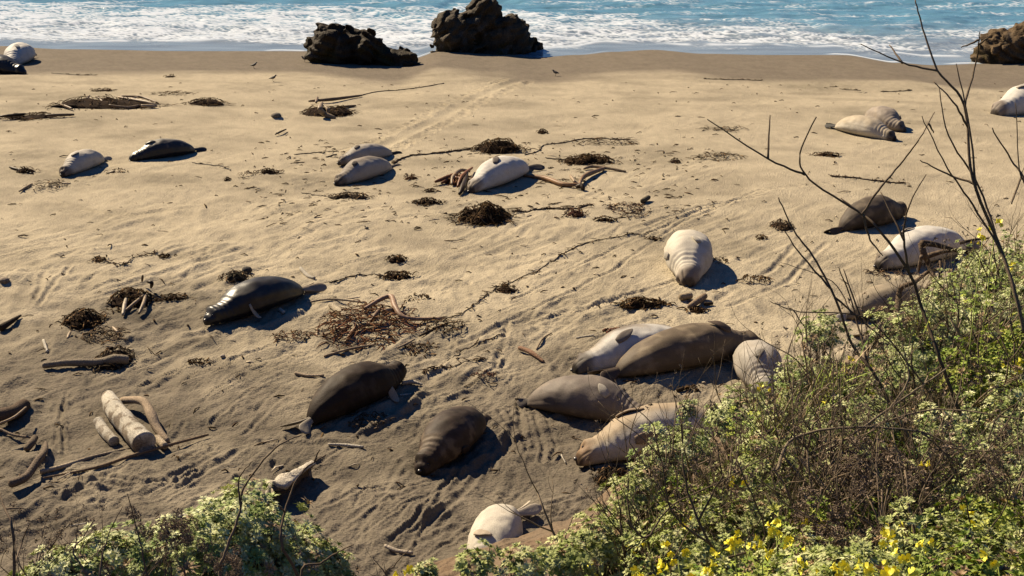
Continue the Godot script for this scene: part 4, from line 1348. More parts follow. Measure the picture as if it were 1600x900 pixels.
func leaf_mesh(n: int, length: float, width: float, cup: float, lobed: bool) -> ArrayMesh:
	var mb := MB.new()
	for k in n:
		var a := TAU * (k * 0.382)
		var q := float(k) / n
		var rise := lerpf(0.15, 1.25, q)           # outer leaves lie flat, inner ones stand
		var l := length * lerpf(1.0, 0.55, q) * rng.randf_range(0.85, 1.15)
		var d := Vector3(cos(a) * cos(rise), sin(rise), sin(a) * cos(rise))
		var s := d.cross(Vector3.UP).normalized()
		var nrm := s.cross(d).normalized()
		var b := d * l * 0.06
		var w := width * lerpf(1.0, 0.7, q)
		var m1 := d * l * 0.5 + nrm * l * cup
		var tip := d * l + nrm * l * cup * 0.4 + Vector3(0, -l * 0.12, 0)
		var cl := Color(1, 1, 1)
		if lobed:
			for o in [-1.0, 0.0, 1.0]:
				var e := (tip - m1).rotated(nrm, o * 0.75) * (1.0 if o == 0.0 else 0.75)
				mb.tri(m1 - s * w * 0.35, m1 + e, m1 + s * w * 0.35, cl)
			mb.tri(b, m1 - s * w * 0.4, m1 + s * w * 0.4, cl)
		else:
			mb.quad(b, m1 - s * w * 0.5, tip, m1 + s * w * 0.5, cl)
	return mb.mesh(false)

func branchy(start: Vector3, dirv: Vector3, length: float, r0: float, depth: int, col: Color, parent: Node3D, called: String, wander: float, tips: Array, side := 5) -> void:
	var mb := MB.new()
	var pts := []
	var rad := []
	var p := start
	var d := dirv.normalized()
	var seg := 7
	for k in seg + 1:
		pts.append(p)
		rad.append(r0 * lerpf(1.0, 0.45, k / float(seg)))
		d = (d + Vector3(jit(wander), jit(wander) * 0.6 + 0.02, jit(wander))).normalized()
		p += d * length / seg
	mb.tube(pts, rad, side, col)
	put(parent, called, mb.mesh(), M.twig)
	if depth <= 0:
		tips.append([pts[-1], d])
		return
	var n := 2 + (rng.randi() % 2)
	for k in n:
		var at_k := int(lerpf(3, seg, (k + 1.0) / n))
		var nd := (d + Vector3(jit(0.9), rng.randf_range(-0.1, 0.5), jit(0.9))).normalized()
		branchy(pts[at_k], nd, length * rng.randf_range(0.45, 0.7), rad[at_k] * 0.75, depth - 1, col * rng.randf_range(0.85, 1.15), parent, "branch", wander, tips, 4)

const MARKS := [[1470, 430, "the dead roots"], [1300, 450, "the bare forked branch"], [1440, 676, "the level grey branch"], [1290, 705, "the thick grey branch"], [1040, 800, "the curled grey branch"], [1190, 590, "the rounded silver seal"], [1030, 690, "the tan seal"], [1440, 500, "the long arching branch"], [1585, 470, "the tallest bare stem"], [1600, 640, "the picture's right edge"], [1600, 830, "the picture's bottom right corner"], [1320, 895, "the picture's bottom edge"], [1100, 895, "the flowers at the bottom"], [920, 888, "the brightest yellow flowers"], [1120, 820, "the dark upright stem"], [1440, 800, "the brown seed-head patch"], [150, 870, "the bottom left twigs"], [380, 860, "the fullest leafy shrub"], [630, 890, "the smallest sprig"]]

func spot_words(p: Vector3) -> String:
	var q := (p - EYE).rotated(Vector3.RIGHT, deg_to_rad(PITCH))
	var x := 800.0 - FOCAL * q.x / q.z
	var y := 450.0 + FOCAL * q.y / q.z
	var best := 1e9
	var m: Array = MARKS[0]
	for k in MARKS:
		var d: float = (k[0] - x) * (k[0] - x) + (k[1] - y) * (k[1] - y)
		if d < best:
			best = d
			m = k
	var dx: float = x - m[0]
	var dy: float = y - m[1]
	var w := "right beside"
	if best > 900.0:
		var l := sqrt(best)
		var side := ("left of" if dx < 0 else "right of") if absf(dx) > absf(dy) * 2.2 else (("above" if dy < 0 else "below") if absf(dy) > absf(dx) * 2.2 else (("above and left of" if dx < 0 else "above and right of") if dy < 0 else ("below and left of" if dx < 0 else "below and right of")))
		w = ("just " if l < 62.0 else ("" if l < 110.0 else "well ")) + side
	return (w + " " + m[2]).replace(" and right of", "-right of").replace(" and left of", "-left of")

func build_plants() -> void:
	rng.seed = 5
	var rosettes := [leaf_mesh(14, 0.034, 0.011, 0.10, true), leaf_mesh(13, 0.030, 0.010, 0.14, true), leaf_mesh(12, 0.028, 0.013, 0.06, false)]
	var seed_bead := leaf_mesh(7, 0.011, 0.006, 0.2, false)
	# ---- leafy shrubs: where the pixel column meets the bluff, with radius and height in metres
	var shrubs := []
	# [x px, y px of the crown's middle, depth, radius, height, colour kind]
	for s in [[380, 850, 5.2, 0.26, 0.40, 0], [300, 872, 5.0, 0.24, 0.34, 0], [455, 880, 5.3, 0.18, 0.26, 0], [185, 888, 4.9, 0.20, 0.24, 0], [100, 905, 4.7, 0.16, 0.18, 0], [505, 893, 5.4, 0.13, 0.18, 0],
		[745, 890, 4.6, 0.09, 0.16, 1], [820, 892, 4.6, 0.10, 0.17, 1], [665, 900, 4.6, 0.05, 0.10, 1], [880, 880, 4.9, 0.12, 0.18, 1], [940, 850, 5.2, 0.13, 0.20, 1],
		[1285, 528, 7.6, 0.15, 0.30, 0], [1262, 612, 7.0, 0.17, 0.34, 0], [1075, 645, 6.8, 0.05, 0.13, 0], [1160, 660, 6.6, 0.22, 0.30, 0], [1060, 715, 6.2, 0.19, 0.30, 0], [1010, 775, 5.7, 0.18, 0.28, 1]]:
		shrubs.append([at(s[0], s[1], s[2]), s[3], s[4], s[5], true])
	var tries := 0
	while shrubs.size() < 90 and tries < 1500:
		tries += 1
		var px := rng.randf_range(960, 1720)
		var py := rng.randf_range(380, 960)
		var lim := 560.0 - (px - 1250.0) * 0.62 if px > 1250.0 else 560.0 + (1250.0 - px) * 0.85
		if px > 1290.0 and px < 1490.0: lim += 40.0
		if py < lim + 60.0: continue
		if py > 690.0 and rng.randf() < 0.5: continue
		var p := on_bluff(px, py, 0.22)
		if p.y - bluff_h(p.x, p.z) > 0.4: continue
		var r := rng.randf_range(0.17, 0.34)
		var ok := true
		for q in shrubs:
			if q[0].distance_to(p) < (r + q[1]) * 0.74: ok = false; break
		if not ok: continue
		var kind := 0
		if py > 760.0: kind = 1 if rng.randf() < 0.75 else 2
		elif rng.randf() < 0.28: kind = 2
		shrubs.append([p, r, r * rng.randf_range(1.2, 1.9), kind, false])
	var words := ["sage green", "olive green", "bright green"]
	var n_s := 0
	for q in shrubs:
		var c: Vector3 = q[0]
		var r: float = q[1]
		var h: float = q[2]
		var gy := minf(bluff_h(c.x, c.z), c.y - h * 0.4)
		var basep := Vector3(c.x, gy, c.z)
		var sz := "small" if r < 0.22 else ("broad" if r > 0.29 else "middling")
		if h > r * 1.6: sz += " tall"
		var lab := "%s %s shrub %s" % [sz, words[q[3]], spot_words(c)]
		var grp := "%s shrubs on the bluff" % words[q[3]]
		if q[4]:
			lab = ["fullest leafy shrub at the bottom, in front of the hollow log", "leafy shrub left of the fullest one", "small leafy shrub right of the fullest one", "low leafy shrub among dead twigs at the bottom left", "lowest leafy shrub in the bottom left corner", "sprig-like shrub right of the fullest leafy shrub",
				"silvery sprig in front of the cream seal", "silvery sprig right of the cream seal's sprig", "smallest sprig at the bottom beside a yellow flower", "dusty sprig on the bank edge", "dusty shrub at the lower end of the bluff growth",
				"upright shrub standing out against the sand below the dead roots", "dense shrub in front of the rounded silver seal", "single green sprig against the tan seal", "shrub covering the tan seal's rear", "shrub below the tan seal", "thin shrub at the foot of the dead stems"][n_s]
			grp = "shrubs along the bluff's rim"
			n_s += 1
		var o := thing("coastal_shrub", basep, lab, "shrub", grp)
		var top := c.y + h * 0.5 - gy
		var stems := MB.new()
		var places := [[], [], []]
		var tints := [[], [], []]
		var sv := Vector3(rng.randf() * 60.0, rng.randf() * 60.0, 0)
		var n := int(1500.0 * pow(r / 0.25, 2.0) * 0.42 * (1.0 if q[4] else 0.8))
		n = clampi(int(n * (1.35 if c.x < -0.5 else 1.0)), 40, 1100)
		for k in n:
			var a := rng.randf() * TAU
			var el := asin(rng.randf_range(-0.25, 1.0))
			var lump := 1.0 + 0.55 * noise_b.get_noise_3dv(Vector3(cos(a) * cos(el), sin(el), sin(a) * cos(el)) * 12.0 + sv)
			if noise_b.get_noise_3dv(Vector3(cos(a) * cos(el), sin(el), sin(a) * cos(el)) * 22.0 + sv * 2.0) < -0.22: continue
			var dep := pow(rng.randf(), 0.45) * lump
			var p := Vector3(cos(a) * cos(el) * r * dep, top - h * 0.5 + sin(el) * h * 0.55 * dep, sin(a) * cos(el) * r * dep)
			var outw := (Vector3(p.x, p.y - (top - h * 0.7), p.z).normalized() + Vector3(jit(0.5), 0.5 + jit(0.3), jit(0.5))).normalized()
			var bs := Basis(Quaternion(Vector3.UP, outw)) * Basis(Vector3.UP, rng.randf() * TAU)
			var sc := rng.randf_range(0.65, 1.25) * (1.2 if c.x < -0.5 else 1.1)
			var v := 2 if (q[3] == 2 or (q[3] == 1 and rng.randf() < 0.4)) else rng.randi() % 2
			places[v].append(Transform3D(bs.scaled(Vector3.ONE * sc), p))
			var t: Color
			var m := rng.randf()
			if q[3] == 0: t = Color(0.25, 0.30, 0.09).lerp(Color(0.60, 0.60, 0.34), m * sqrt(m)) if rng.randf() < 0.85 else Color(0.16, 0.22, 0.06)
			elif q[3] == 1: t = Color(0.22, 0.26, 0.07).lerp(Color(0.50, 0.50, 0.25), m * m)
			else: t = Color(0.14, 0.20, 0.03).lerp(Color(0.36, 0.37, 0.08), m * m)
			if rng.randf() < 0.07: t = Color(0.30, 0.21, 0.12)
			tints[v].append(t * rng.randf_range(0.8, 1.1))
			if k % 9 == 0:
				var p0 := Vector3(jit(0.03), 0.0, jit(0.03))
				stems.tube([p0, p0.lerp(p, 0.5) + Vector3(jit(0.03), 0.02, jit(0.03)), p], [0.006, 0.004, 0.002], 4, Color(0.13, 0.095, 0.06))
		if stems.v.size() > 0: put(o, "stems", stems.mesh(), M.twig).set_meta("kind", "stuff")
		for v in 3:
			if places[v].size() > 0: many(o, "foliage", rosettes[v], M.leaf, places[v], tints[v])
	# ---- tall bare branches standing against the beach: pixel paths at their distance, thickest at the foot
	var bark := Color(0.18, 0.135, 0.094)
	bare([[[1600, 520], [1585, 455], [1560, 380], [1520, 280], [1507, 165], [1465, 110], [1442, 45], [1430, 0]], [[1507, 165], [1525, 98], [1531, 50]], [[1526, 95], [1545, 58]], [[1524, 102], [1502, 74]], [[1465, 110], [1410, 98], [1345, 68]], [[1410, 98], [1390, 70]],
		[[1562, 385], [1530, 292], [1482, 212], [1468, 138]], [[1540, 310], [1515, 200], [1494, 100]], [[1510, 205], [1490, 160], [1458, 127]], [[1556, 400], [1520, 320], [1480, 262], [1440, 182]], [[1535, 281], [1480, 272], [1437, 250]]],
		5.6, 8.0, bark, "tallest bare branching stem, its tip over the sea")
	bare([[[1640, 420], [1605, 290], [1580, 250], [1550, 200]], [[1605, 300], [1592, 262], [1587, 160]], [[1598, 280], [1580, 318], [1600, 262]]], 5.0, 6.0, bark * 0.8, "bare stem cut off by the picture's edge")
	bare([[[1520, 700], [1490, 620], [1465, 550], [1440, 480], [1420, 425], [1372, 357], [1340, 330], [1265, 280], [1250, 240], [1275, 183]], [[1262, 277], [1200, 248], [1105, 186]], [[1196, 245], [1203, 180]], [[1352, 342], [1372, 298], [1412, 250], [1438, 215], [1460, 175]], [[1437, 216], [1459, 208]],
		[[1420, 428], [1412, 365], [1422, 318], [1447, 272]], [[1413, 368], [1376, 300]], [[1345, 340], [1360, 375], [1380, 400]], [[1345, 335], [1314, 310]]],
		6.0, 8.5, bark * 0.8, "long arching bare branch crossing the dark brown lone seal")
	bare([[[1410, 680], [1370, 590], [1332, 540], [1305, 465], [1270, 400], [1240, 360], [1216, 308]], [[1300, 452], [1245, 390], [1225, 357]], [[1306, 470], [1345, 500], [1400, 545]], [[1330, 500], [1318, 420]], [[1365, 580], [1330, 470], [1310, 417]]],
		6.2, 7.0, bark * 0.85, "bare forked branch left of the dead roots")
	bare([[[1480, 660], [1380, 520], [1330, 491], [1250, 487], [1203, 471]], [[1250, 487], [1262, 520]], [[1330, 491], [1300, 440], [1220, 410]]], 6.1, 4.5, bark, "thin bare twig reaching sideways over the sand")
	bare([[[1090, 840], [1130, 785], [1200, 745], [1290, 705], [1380, 645], [1430, 610], [1480, 575]], [[1330, 680], [1460, 640], [1600, 655]], [[1400, 640], [1420, 590], [1410, 540]]], 5.4, 9.0, Color(0.22, 0.175, 0.12), "thick grey branch slanting across the bluff growth")
	bare([[[1215, 735], [1240, 685], [1330, 668], [1440, 675], [1500, 702], [1620, 706]], [[1440, 675], [1490, 720]]], 5.0, 7.0, Color(0.20, 0.16, 0.11), "level grey branch across the bluff growth")
	bare([[[980, 812], [1010, 840], [1050, 790], [1130, 750], [1240, 690]], [[1010, 842], [985, 845]]], 4.8, 5.0, Color(0.17, 0.13, 0.09), "curled grey branch at the lower end of the growth")
	bare([[[1160, 930], [1110, 850], [1078, 780], [1065, 710]], [[1110, 850], [1050, 800], [1035, 720]], [[1095, 820], [1130, 740]], [[1125, 880], [1195, 840], [1160, 740], [1140, 700]]], 4.4, 8.5, bark * 0.7, "dark upright dead stem beside the curled grey branch")
	bare([[[470, 915], [440, 850], [445, 800], [470, 740], [510, 710]], [[445, 800], [435, 790]], [[492, 725], [499, 702]]], 4.6, 7.5, Color(0.17, 0.125, 0.085), "dry stem crossing the hollow log")
	bare([[[345, 910], [352, 865], [375, 800], [382, 760], [430, 700], [470, 680]], [[376, 795], [373, 750], [395, 720]]], 4.5, 7.5, Color(0.20, 0.15, 0.10), "tall dry stem rising from the fullest leafy shrub")
	bare([[[470, 905], [500, 880], [530, 862], [552, 851]]], 4.7, 6.0, bark, "dry stem leaning right of the fullest shrub")
	bare([[[22, 930], [20, 830], [5, 790], [0, 770]], [[19, 830], [40, 795]], [[22, 870], [35, 845], [45, 820]]], 4.2, 7.0, bark, "forked dead stem in the bottom left corner")
	bare([[[150, 930], [115, 865], [130, 840], [147, 812]], [[117, 866], [95, 850]]], 4.4, 5.0, bark * 1.1, "small forked dead stem near the bottom left corner")
	bare([[[228, 890], [212, 820], [200, 772]]], 4.6, 4.5, bark, "straight dead stem left of the leafy shrub")
	bare([[[158, 930], [165, 850], [192, 790]], [[165, 855], [140, 875]]], 4.5, 4.5, bark * 1.2, "leaning dead stem among the bottom left twigs")
	bare([[[605, 915], [615, 885], [640, 858]], [[575, 910], [582, 870]], [[595, 905], [600, 880]]], 4.4, 4.5, bark, "small dead twigs beside the smallest sprig")
	# ---- dead twiggy weeds: a few kinds, repeated
	var kinds := []
	for k in 5:
		var o := thing("dead_weed", Vector3.ZERO, "x", "dead weed", "dead twiggy weeds on the bluff")
		var tips := []
		for j in 3 + k % 2:
			branchy(Vector3(jit(0.04), 0, jit(0.04)), Vector3(jit(0.6), 1.0, jit(0.6)), rng.randf_range(0.24, 0.40), 0.0052, 2, Color(0.19, 0.145, 0.10) * rng.randf_range(0.75, 1.5), o, "stem", 0.22, tips)
		if k >= 2:
			var pl := []
			var tn := []
			for t in tips:
				for j in (120 if k == 4 else (12 if k == 3 else 3)):
					pl.append(Transform3D(Basis(Vector3(jit(1), jit(1), jit(1)).normalized(), rng.randf() * TAU).scaled(Vector3.ONE * rng.randf_range(0.5, 1.0)), t[0] + Vector3(jit(1), jit(1), jit(1)).limit_length(1.0) * (0.036 if k == 4 else 0.014)))
					tn.append(Color(0.19, 0.145, 0.105) * rng.randf_range(0.6, 1.4))
			many(o, "seed_heads", seed_bead, M.head, pl, tn)
		kinds.append(o)
	var weed_words := ["bare dead twigs", "bare forked dead twigs", "dead twigs with few seed beads", "dead forked weed with seed beads", "dead weed with thick brown seed heads"]
	var first := [true, true, true, true, true]
	var spots := []
	for s in [[1300, 930, 4, 1.0], [1420, 860, 4, 1.15], [1390, 850, 4, 1.0], [1330, 935, 4, 1.0], [1345, 830, 4, 0.9], [1340, 790, 3, 0.9], [1260, 800, 3, 1.0], [1500, 780, 4, 0.9], [60, 905, 3, 0.75], [130, 900, 3, 0.7], [250, 870, 4, 0.6], [290, 880, 3, 0.6], [200, 900, 2, 0.7], [340, 905, 4, 0.5], [30, 890, 2, 0.8], [100, 880, 2, 0.6], [600, 910, 0, 0.45], [640, 915, 3, 0.3]]:
		spots.append(s)
	tries = 0
	while spots.size() < 125 and tries < 3000:
		tries += 1
		var px := rng.randf_range(900, 1640)
		var py := rng.randf_range(420, 960)
		var lim := 590.0 - (px - 1250.0) * 0.62 if px > 1250.0 else 590.0 + (1250.0 - px) * 0.85
		if py < lim + 40.0: continue
		spots.append([px, py, [0, 1, 0, 1, 0, 1, 0, 1, 2, 2, 2, 3][rng.randi() % 12], rng.randf_range(0.8, 1.7)])
	for s in spots:
		var p := on_bluff(s[0], s[1], 0.14)
		if s[0] < 700: p = at(s[0], s[1], 4.7)
		var k: int = s[2]
		var lab: String = ("tall " if s[3] > 1.35 else ("low " if s[3] < 1.0 else "")) + weed_words[k] + " " + spot_words(p)
		var grp: String = weed_words[k] + " on the bluff"
		var o: Node3D = kinds[k] if first[k] else copy(kinds[k], lab, grp)
		o.set_meta("label", lab); o.set_meta("group", grp)
		first[k] = false
		o.position = Vector3(p.x, p.y - 0.12, p.z)
		o.rotation.y = rng.randf() * TAU
		o.scale = Vector3.ONE * s[3]
	# ---- yellow wood sorrel
	var petals := MB.new()
	for k in 5:
		var a := TAU * k / 5.0
		var d := Vector3(cos(a), 0, sin(a))
		var s := Vector3(-sin(a), 0, cos(a))
		var y := Color(0.80, 0.74, 0.06)
		var p0 := Vector3(0, 0, 0)
		var p1 := d * 0.007 + Vector3(0, 0.011, 0)
		var p2 := d * 0.018 + Vector3(0, 0.017, 0)
		petals.quad(p0, p1 - s * 0.006, p1 + Vector3(0, -0.001, 0), p1 + s * 0.006, y)
		petals.quad(p1 - s * 0.006, p2 - s * 0.008, p2 + d * 0.003, p1, y)
		petals.quad(p1, p2 + d * 0.003, p2 + s * 0.008, p1 + s * 0.006, y)
	var petal_mesh := petals.mesh(false)
	var clover := MB.new()
	for k in 3:
		var a := TAU * k / 3.0
		var d := Vector3(cos(a), -0.15, sin(a))
		var s := Vector3(-sin(a), 0, cos(a))
		clover.tri(Vector3.ZERO, d * 0.014 - s * 0.010, d * 0.012, Color.WHITE)
		clover.tri(Vector3.ZERO, d * 0.012, d * 0.014 + s * 0.010, Color.WHITE)
	var clover_mesh := clover.mesh(false)
	var nf := 0
	for s in [[920, 888, 6], [1150, 755, 3], [1148, 848, 5], [1172, 850, 4], [1128, 862, 3], [1100, 897, 5], [1192, 862, 4], [1215, 828, 6], [1265, 822, 3], [1440, 856, 3], [1515, 805, 2], [1392, 832, 5], [1380, 845, 4], [1362, 894, 4], [1300, 897, 3], [1322, 892, 4], [1450, 732, 2], [1282, 632, 2], [1318, 578, 2], [1332, 560, 3], [1190, 606, 3], [1075, 815, 2], [990, 852, 3], [1005, 897, 4], [632, 897, 4], [1590, 580, 4], [1578, 568, 3], [1556, 352, 4], [1536, 366, 3], [1526, 382, 3], [1450, 508, 2], [1438, 502, 2], [1580, 418, 3], [1400, 896, 4], [1240, 850, 4], [1060, 868, 3], [1035, 850, 3], [1255, 880, 4], [1420, 880, 3], [1560, 870, 2], [1030, 895, 3]]:
		nf += 1
		var f := on_bluff(s[0], s[1], 0.42)
		if s[0] < 700: f = at(s[0], s[1], 4.3)
		var foot := Vector3(f.x + jit(0.05), minf(bluff_h(f.x, f.z), f.y - 0.2), f.z + jit(0.05))
		var where_s := spot_words(f)
		var cnt := "pair of" if s[2] == 2 else ("spray of three" if s[2] == 3 else "cluster of")
		var o := thing("yellow_wood_sorrel", foot, "%s yellow wood sorrel flowers %s" % [cnt, where_s], "flower", "yellow wood sorrel, %s %s" % [cnt, where_s])
		var top := f - foot
		var stem := MB.new()
		stem.tube([Vector3.ZERO, top * 0.5 + Vector3(jit(0.02), 0, jit(0.02)), top - Vector3(0, 0.02, 0)], [0.003, 0.0025, 0.002], 5, Color(0.22, 0.27, 0.06))
		put(o, "stem", stem.mesh(), M.leaf)
		for k in s[2] + (1 if s[1] > 700 else 0):
			var q := top + Vector3(jit(0.03), jit(0.02), jit(0.03))
			var fl := put(o, "flower", petal_mesh, M.petal, q)
			fl.basis = Basis(Quaternion(Vector3.UP, Vector3(jit(1.6), rng.randf_range(-0.2, 1.0), jit(1.2) + 0.4).normalized())).scaled_local(Vector3(1, rng.randf_range(0.9, 1.9), 1) * rng.randf_range(0.55, 0.9))
		var pl := []
		var tn := []
		for k in 40:
			pl.append(Transform3D(Basis(Quaternion(Vector3.UP, Vector3(jit(0.5), 1, jit(0.5)).normalized())) * Basis(Vector3.UP, rng.randf() * TAU), Vector3(jit(0.10), rng.randf_range(0.35, 0.85) * top.y, jit(0.10))))
			tn.append(Color(0.13, 0.22, 0.03).lerp(Color(0.34, 0.37, 0.06), rng.randf()))
		many(o, "foliage", clover_mesh, M.leaf, pl, tn)
	# ---- grass blades and dry straw between the shrubs
	var bl := MB.new()
	bl.quad(Vector3(-0.0022, 0, 0), Vector3(0.0022, 0, 0), Vector3(0.002, 0.55, 0.05), Vector3(-0.001, 0.5, 0.05), Color.WHITE)
	bl.tri(Vector3(-0.001, 0.5, 0.05), Vector3(0.002, 0.55, 0.05), Vector3(0.0, 1.0, 0.22), Color.WHITE)
	var blade_mesh := bl.mesh(false)
	var gpl := []
	var gtn := []
	for k in 9000:
		var px := rng.randf_range(880, 1750)
		var py := rng.randf_range(380, 1000)
		var lim := 600.0 - (px - 1250.0) * 0.62 if px > 1250.0 else 600.0 + (1250.0 - px) * 0.85
		if py < lim + 30.0: continue
		var p := on_bluff(px, py, 0.03)
		var l := rng.randf_range(0.10, 0.34)
		var tilt := Vector3(jit(0.7), 1.0, jit(0.7)).normalized()
		gpl.append(Transform3D((Basis(Quaternion(Vector3.UP, tilt)) * Basis(Vector3.UP, rng.randf() * TAU)).scaled_local(Vector3(1.6, l, l)), p - Vector3(0, 0.03, 0)))
		gtn.append(Color(0.11, 0.18, 0.03).lerp(Color(0.26, 0.30, 0.07), rng.randf()) if rng.randf() < 0.55 else Color(0.36, 0.28, 0.17) * rng.randf_range(0.5, 1.1))
	for k in 5200:
		var px2 := rng.randf_range(870, 1750)
		var py2 := rng.randf_range(640, 1010)
		if px2 < 1250.0 and py2 < 620.0 + (1250.0 - px2) * 0.85: continue
		var p2 := on_bluff(px2, py2, 0.03)
		var l2 := rng.randf_range(0.15, 0.42)
		var tilt2 := Vector3(jit(0.55), 1.0, jit(0.55)).normalized()
		gpl.append(Transform3D((Basis(Quaternion(Vector3.UP, tilt2)) * Basis(Vector3.UP, rng.randf() * TAU)).scaled_local(Vector3(1.1, l2, l2 * 0.5)), p2 - Vector3(0, 0.03, 0)))
		gtn.append(Color(0.30, 0.235, 0.15).lerp(Color(0.13, 0.095, 0.065), rng.randf()) if rng.randf() < 0.8 else Color(0.22, 0.27, 0.05))
	var upl := [[], []]
	var utn := [[], []]
	for k in 90000:      # the same growth carried on past the picture's edge
		var ux := rng.randf_range(1.0, 9.0)
		var uz := rng.randf_range(-13.5, 0.5)
		if ux / (0.943 * -uz + 0.8) < 0.44 and uz < 0.0: continue
		if line_side(edge, ux, uz) < 0.0 or noise_b.get_noise_2d(ux * 9.0, uz * 9.0) < -0.12: continue
		if Vector2(ux, uz).length() < 1.6: continue
		var up := Vector3(ux, bluff_h(ux, uz) + rng.randf() * (0.18 + 0.5 * maxf(noise_b.get_noise_2d(ux * 9.0, uz * 9.0), 0.0)), uz)
		var q2 := rng.randi() % 2
		upl[q2].append(Transform3D(Basis(Quaternion(Vector3.UP, Vector3(jit(0.7), 1, jit(0.7)).normalized())).scaled(Vector3.ONE * rng.randf_range(0.9, 1.6)), up))
		utn[q2].append(Color(0.24, 0.28, 0.09).lerp(Color(0.54, 0.54, 0.32), rng.randf() * rng.randf()))
	for k in 2: tag(many(self, "undergrowth", rosettes[k + 1], M.leaf, upl[k], utn[k]), ["sage green undergrowth carrying on past the picture's right edge", "narrow-leaved undergrowth carrying on past the picture's right edge"][k], "undergrowth", "", "stuff")
	var gr := many(self, "grass", blade_mesh, M.leaf, gpl, gtn)
	tag(gr, "green and straw-coloured grass between the bluff shrubs", "grass", "", "stuff")
	# ---- gnarled dead roots on the far shoulder of the bluff
	var rp := at(1450, 440, 12.3)
	var ro := thing("dead_root_tangle", rp, "gnarled dead roots on the bluff edge in front of a white seal", "roots")
	for r in [
		[[[1400, 505], [1404, 470], [1408, 450], [1430, 440], [1450, 425], [1470, 420]], 5.0], [[[1440, 380], [1443, 395], [1450, 410], [1458, 430], [1462, 445], [1475, 460]], 5.5], [[[1440, 380], [1460, 382], [1490, 390], [1530, 395], [1560, 400]], 5.0],
		[[[1450, 400], [1480, 392], [1510, 395], [1545, 415], [1575, 420]], 4.5], [[[1440, 400], [1437, 415], [1435, 425]], 3.0], [[[1475, 440], [1500, 425], [1530, 432], [1560, 425]], 5.0], [[[1490, 430], [1505, 410], [1520, 390]], 3.5], [[[1465, 450], [1470, 425], [1468, 405]], 3.5],
		[[[1440, 465], [1455, 445], [1480, 440], [1520, 430]], 4.0], [[[1420, 500], [1440, 480], [1465, 460]], 3.5], [[[1500, 380], [1520, 375], [1545, 372]], 3.0], [[[1480, 470], [1500, 450], [1530, 440], [1570, 440]], 3.5], [[[1395, 520], [1410, 490], [1440, 470]], 3.0], [[[1510, 420], [1535, 405], [1570, 395]], 4.0], [[[1370, 530], [1385, 515], [1410, 510]], 2.5]]:
		var w := []
		var dz := jit(0.25)
		for p in r[0]: w.append(at(p[0], p[1], 12.3 + dz + jit(0.12)) - rp)
		var pts := smooth_line(w, 6)
		var rad := []
		for k in pts.size(): rad.append(r[1] * 12.3 / FOCAL * (1.0 - 0.55 * k / pts.size()))
		var mb := MB.new()
		mb.tube(pts, rad, 8, Color(0.16, 0.115, 0.078) * rng.randf_range(0.7, 1.2), 1.0, noise_b, 0.35, 0.4)
		put(ro, "root", mb.mesh(), M.wood)

func bare(paths: Array, depth: float, base_px: float, col: Color, label: String) -> void:
	var foot := at(paths[0][0][0], paths[0][0][1], depth)
	var o := thing("bare_stem", foot, label, "dead stem", "bare dead stems on the bluff")
	var main_pts := []
	for k in paths.size():
		var w := []
		var path: Array = paths[k]
		var d0 := depth
		for j in path.size():
			var dd := 0.16 * noise_b.get_noise_2d(k * 31.0 + path[j][0] * 0.35, path[j][1] * 0.35) + (jit(0.05 * j) if k > 0 else 0.0)
			w.append(at(path[j][0], path[j][1], d0 + dd) - foot)
		if k == 0:
			# carry the stem down to the soil
			var g := w[0] as Vector3
			var gy := bluff_h(foot.x, foot.z) - foot.y
			if gy < g.y - 0.05 and gy > g.y - 0.6 and base_px != 7.0 and base_px != 9.0: w.push_front(Vector3(g.x + 0.05, gy - 0.03, g.z + 0.03))
		else:
			# start on the nearest point of what is already there
			var best: Vector3 = main_pts[0]
			for q in main_pts:
				if q.distance_to(w[0]) < best.distance_to(w[0]): best = q
			w[0] = best
		var pts := smooth_line(w, 6)
		main_pts.append_array(pts)
		var r0 := base_px * 0.40 * depth / FOCAL * (1.0 if k == 0 else 0.62)
		var rad := []
		for j in pts.size():
			rad.append(r0 * lerpf(1.0, 0.32, float(j) / pts.size()))
			pts[j] += Vector3(jit(0.002), jit(0.002), jit(0.002))
		var mb := MB.new()
		mb.tube(pts, rad, 7, col * rng.randf_range(0.9, 1.1), 1.0, noise_b, 0.2, 0.4)
		put(o, "stem" if k == 0 else "branch", mb.mesh(), M.twig)

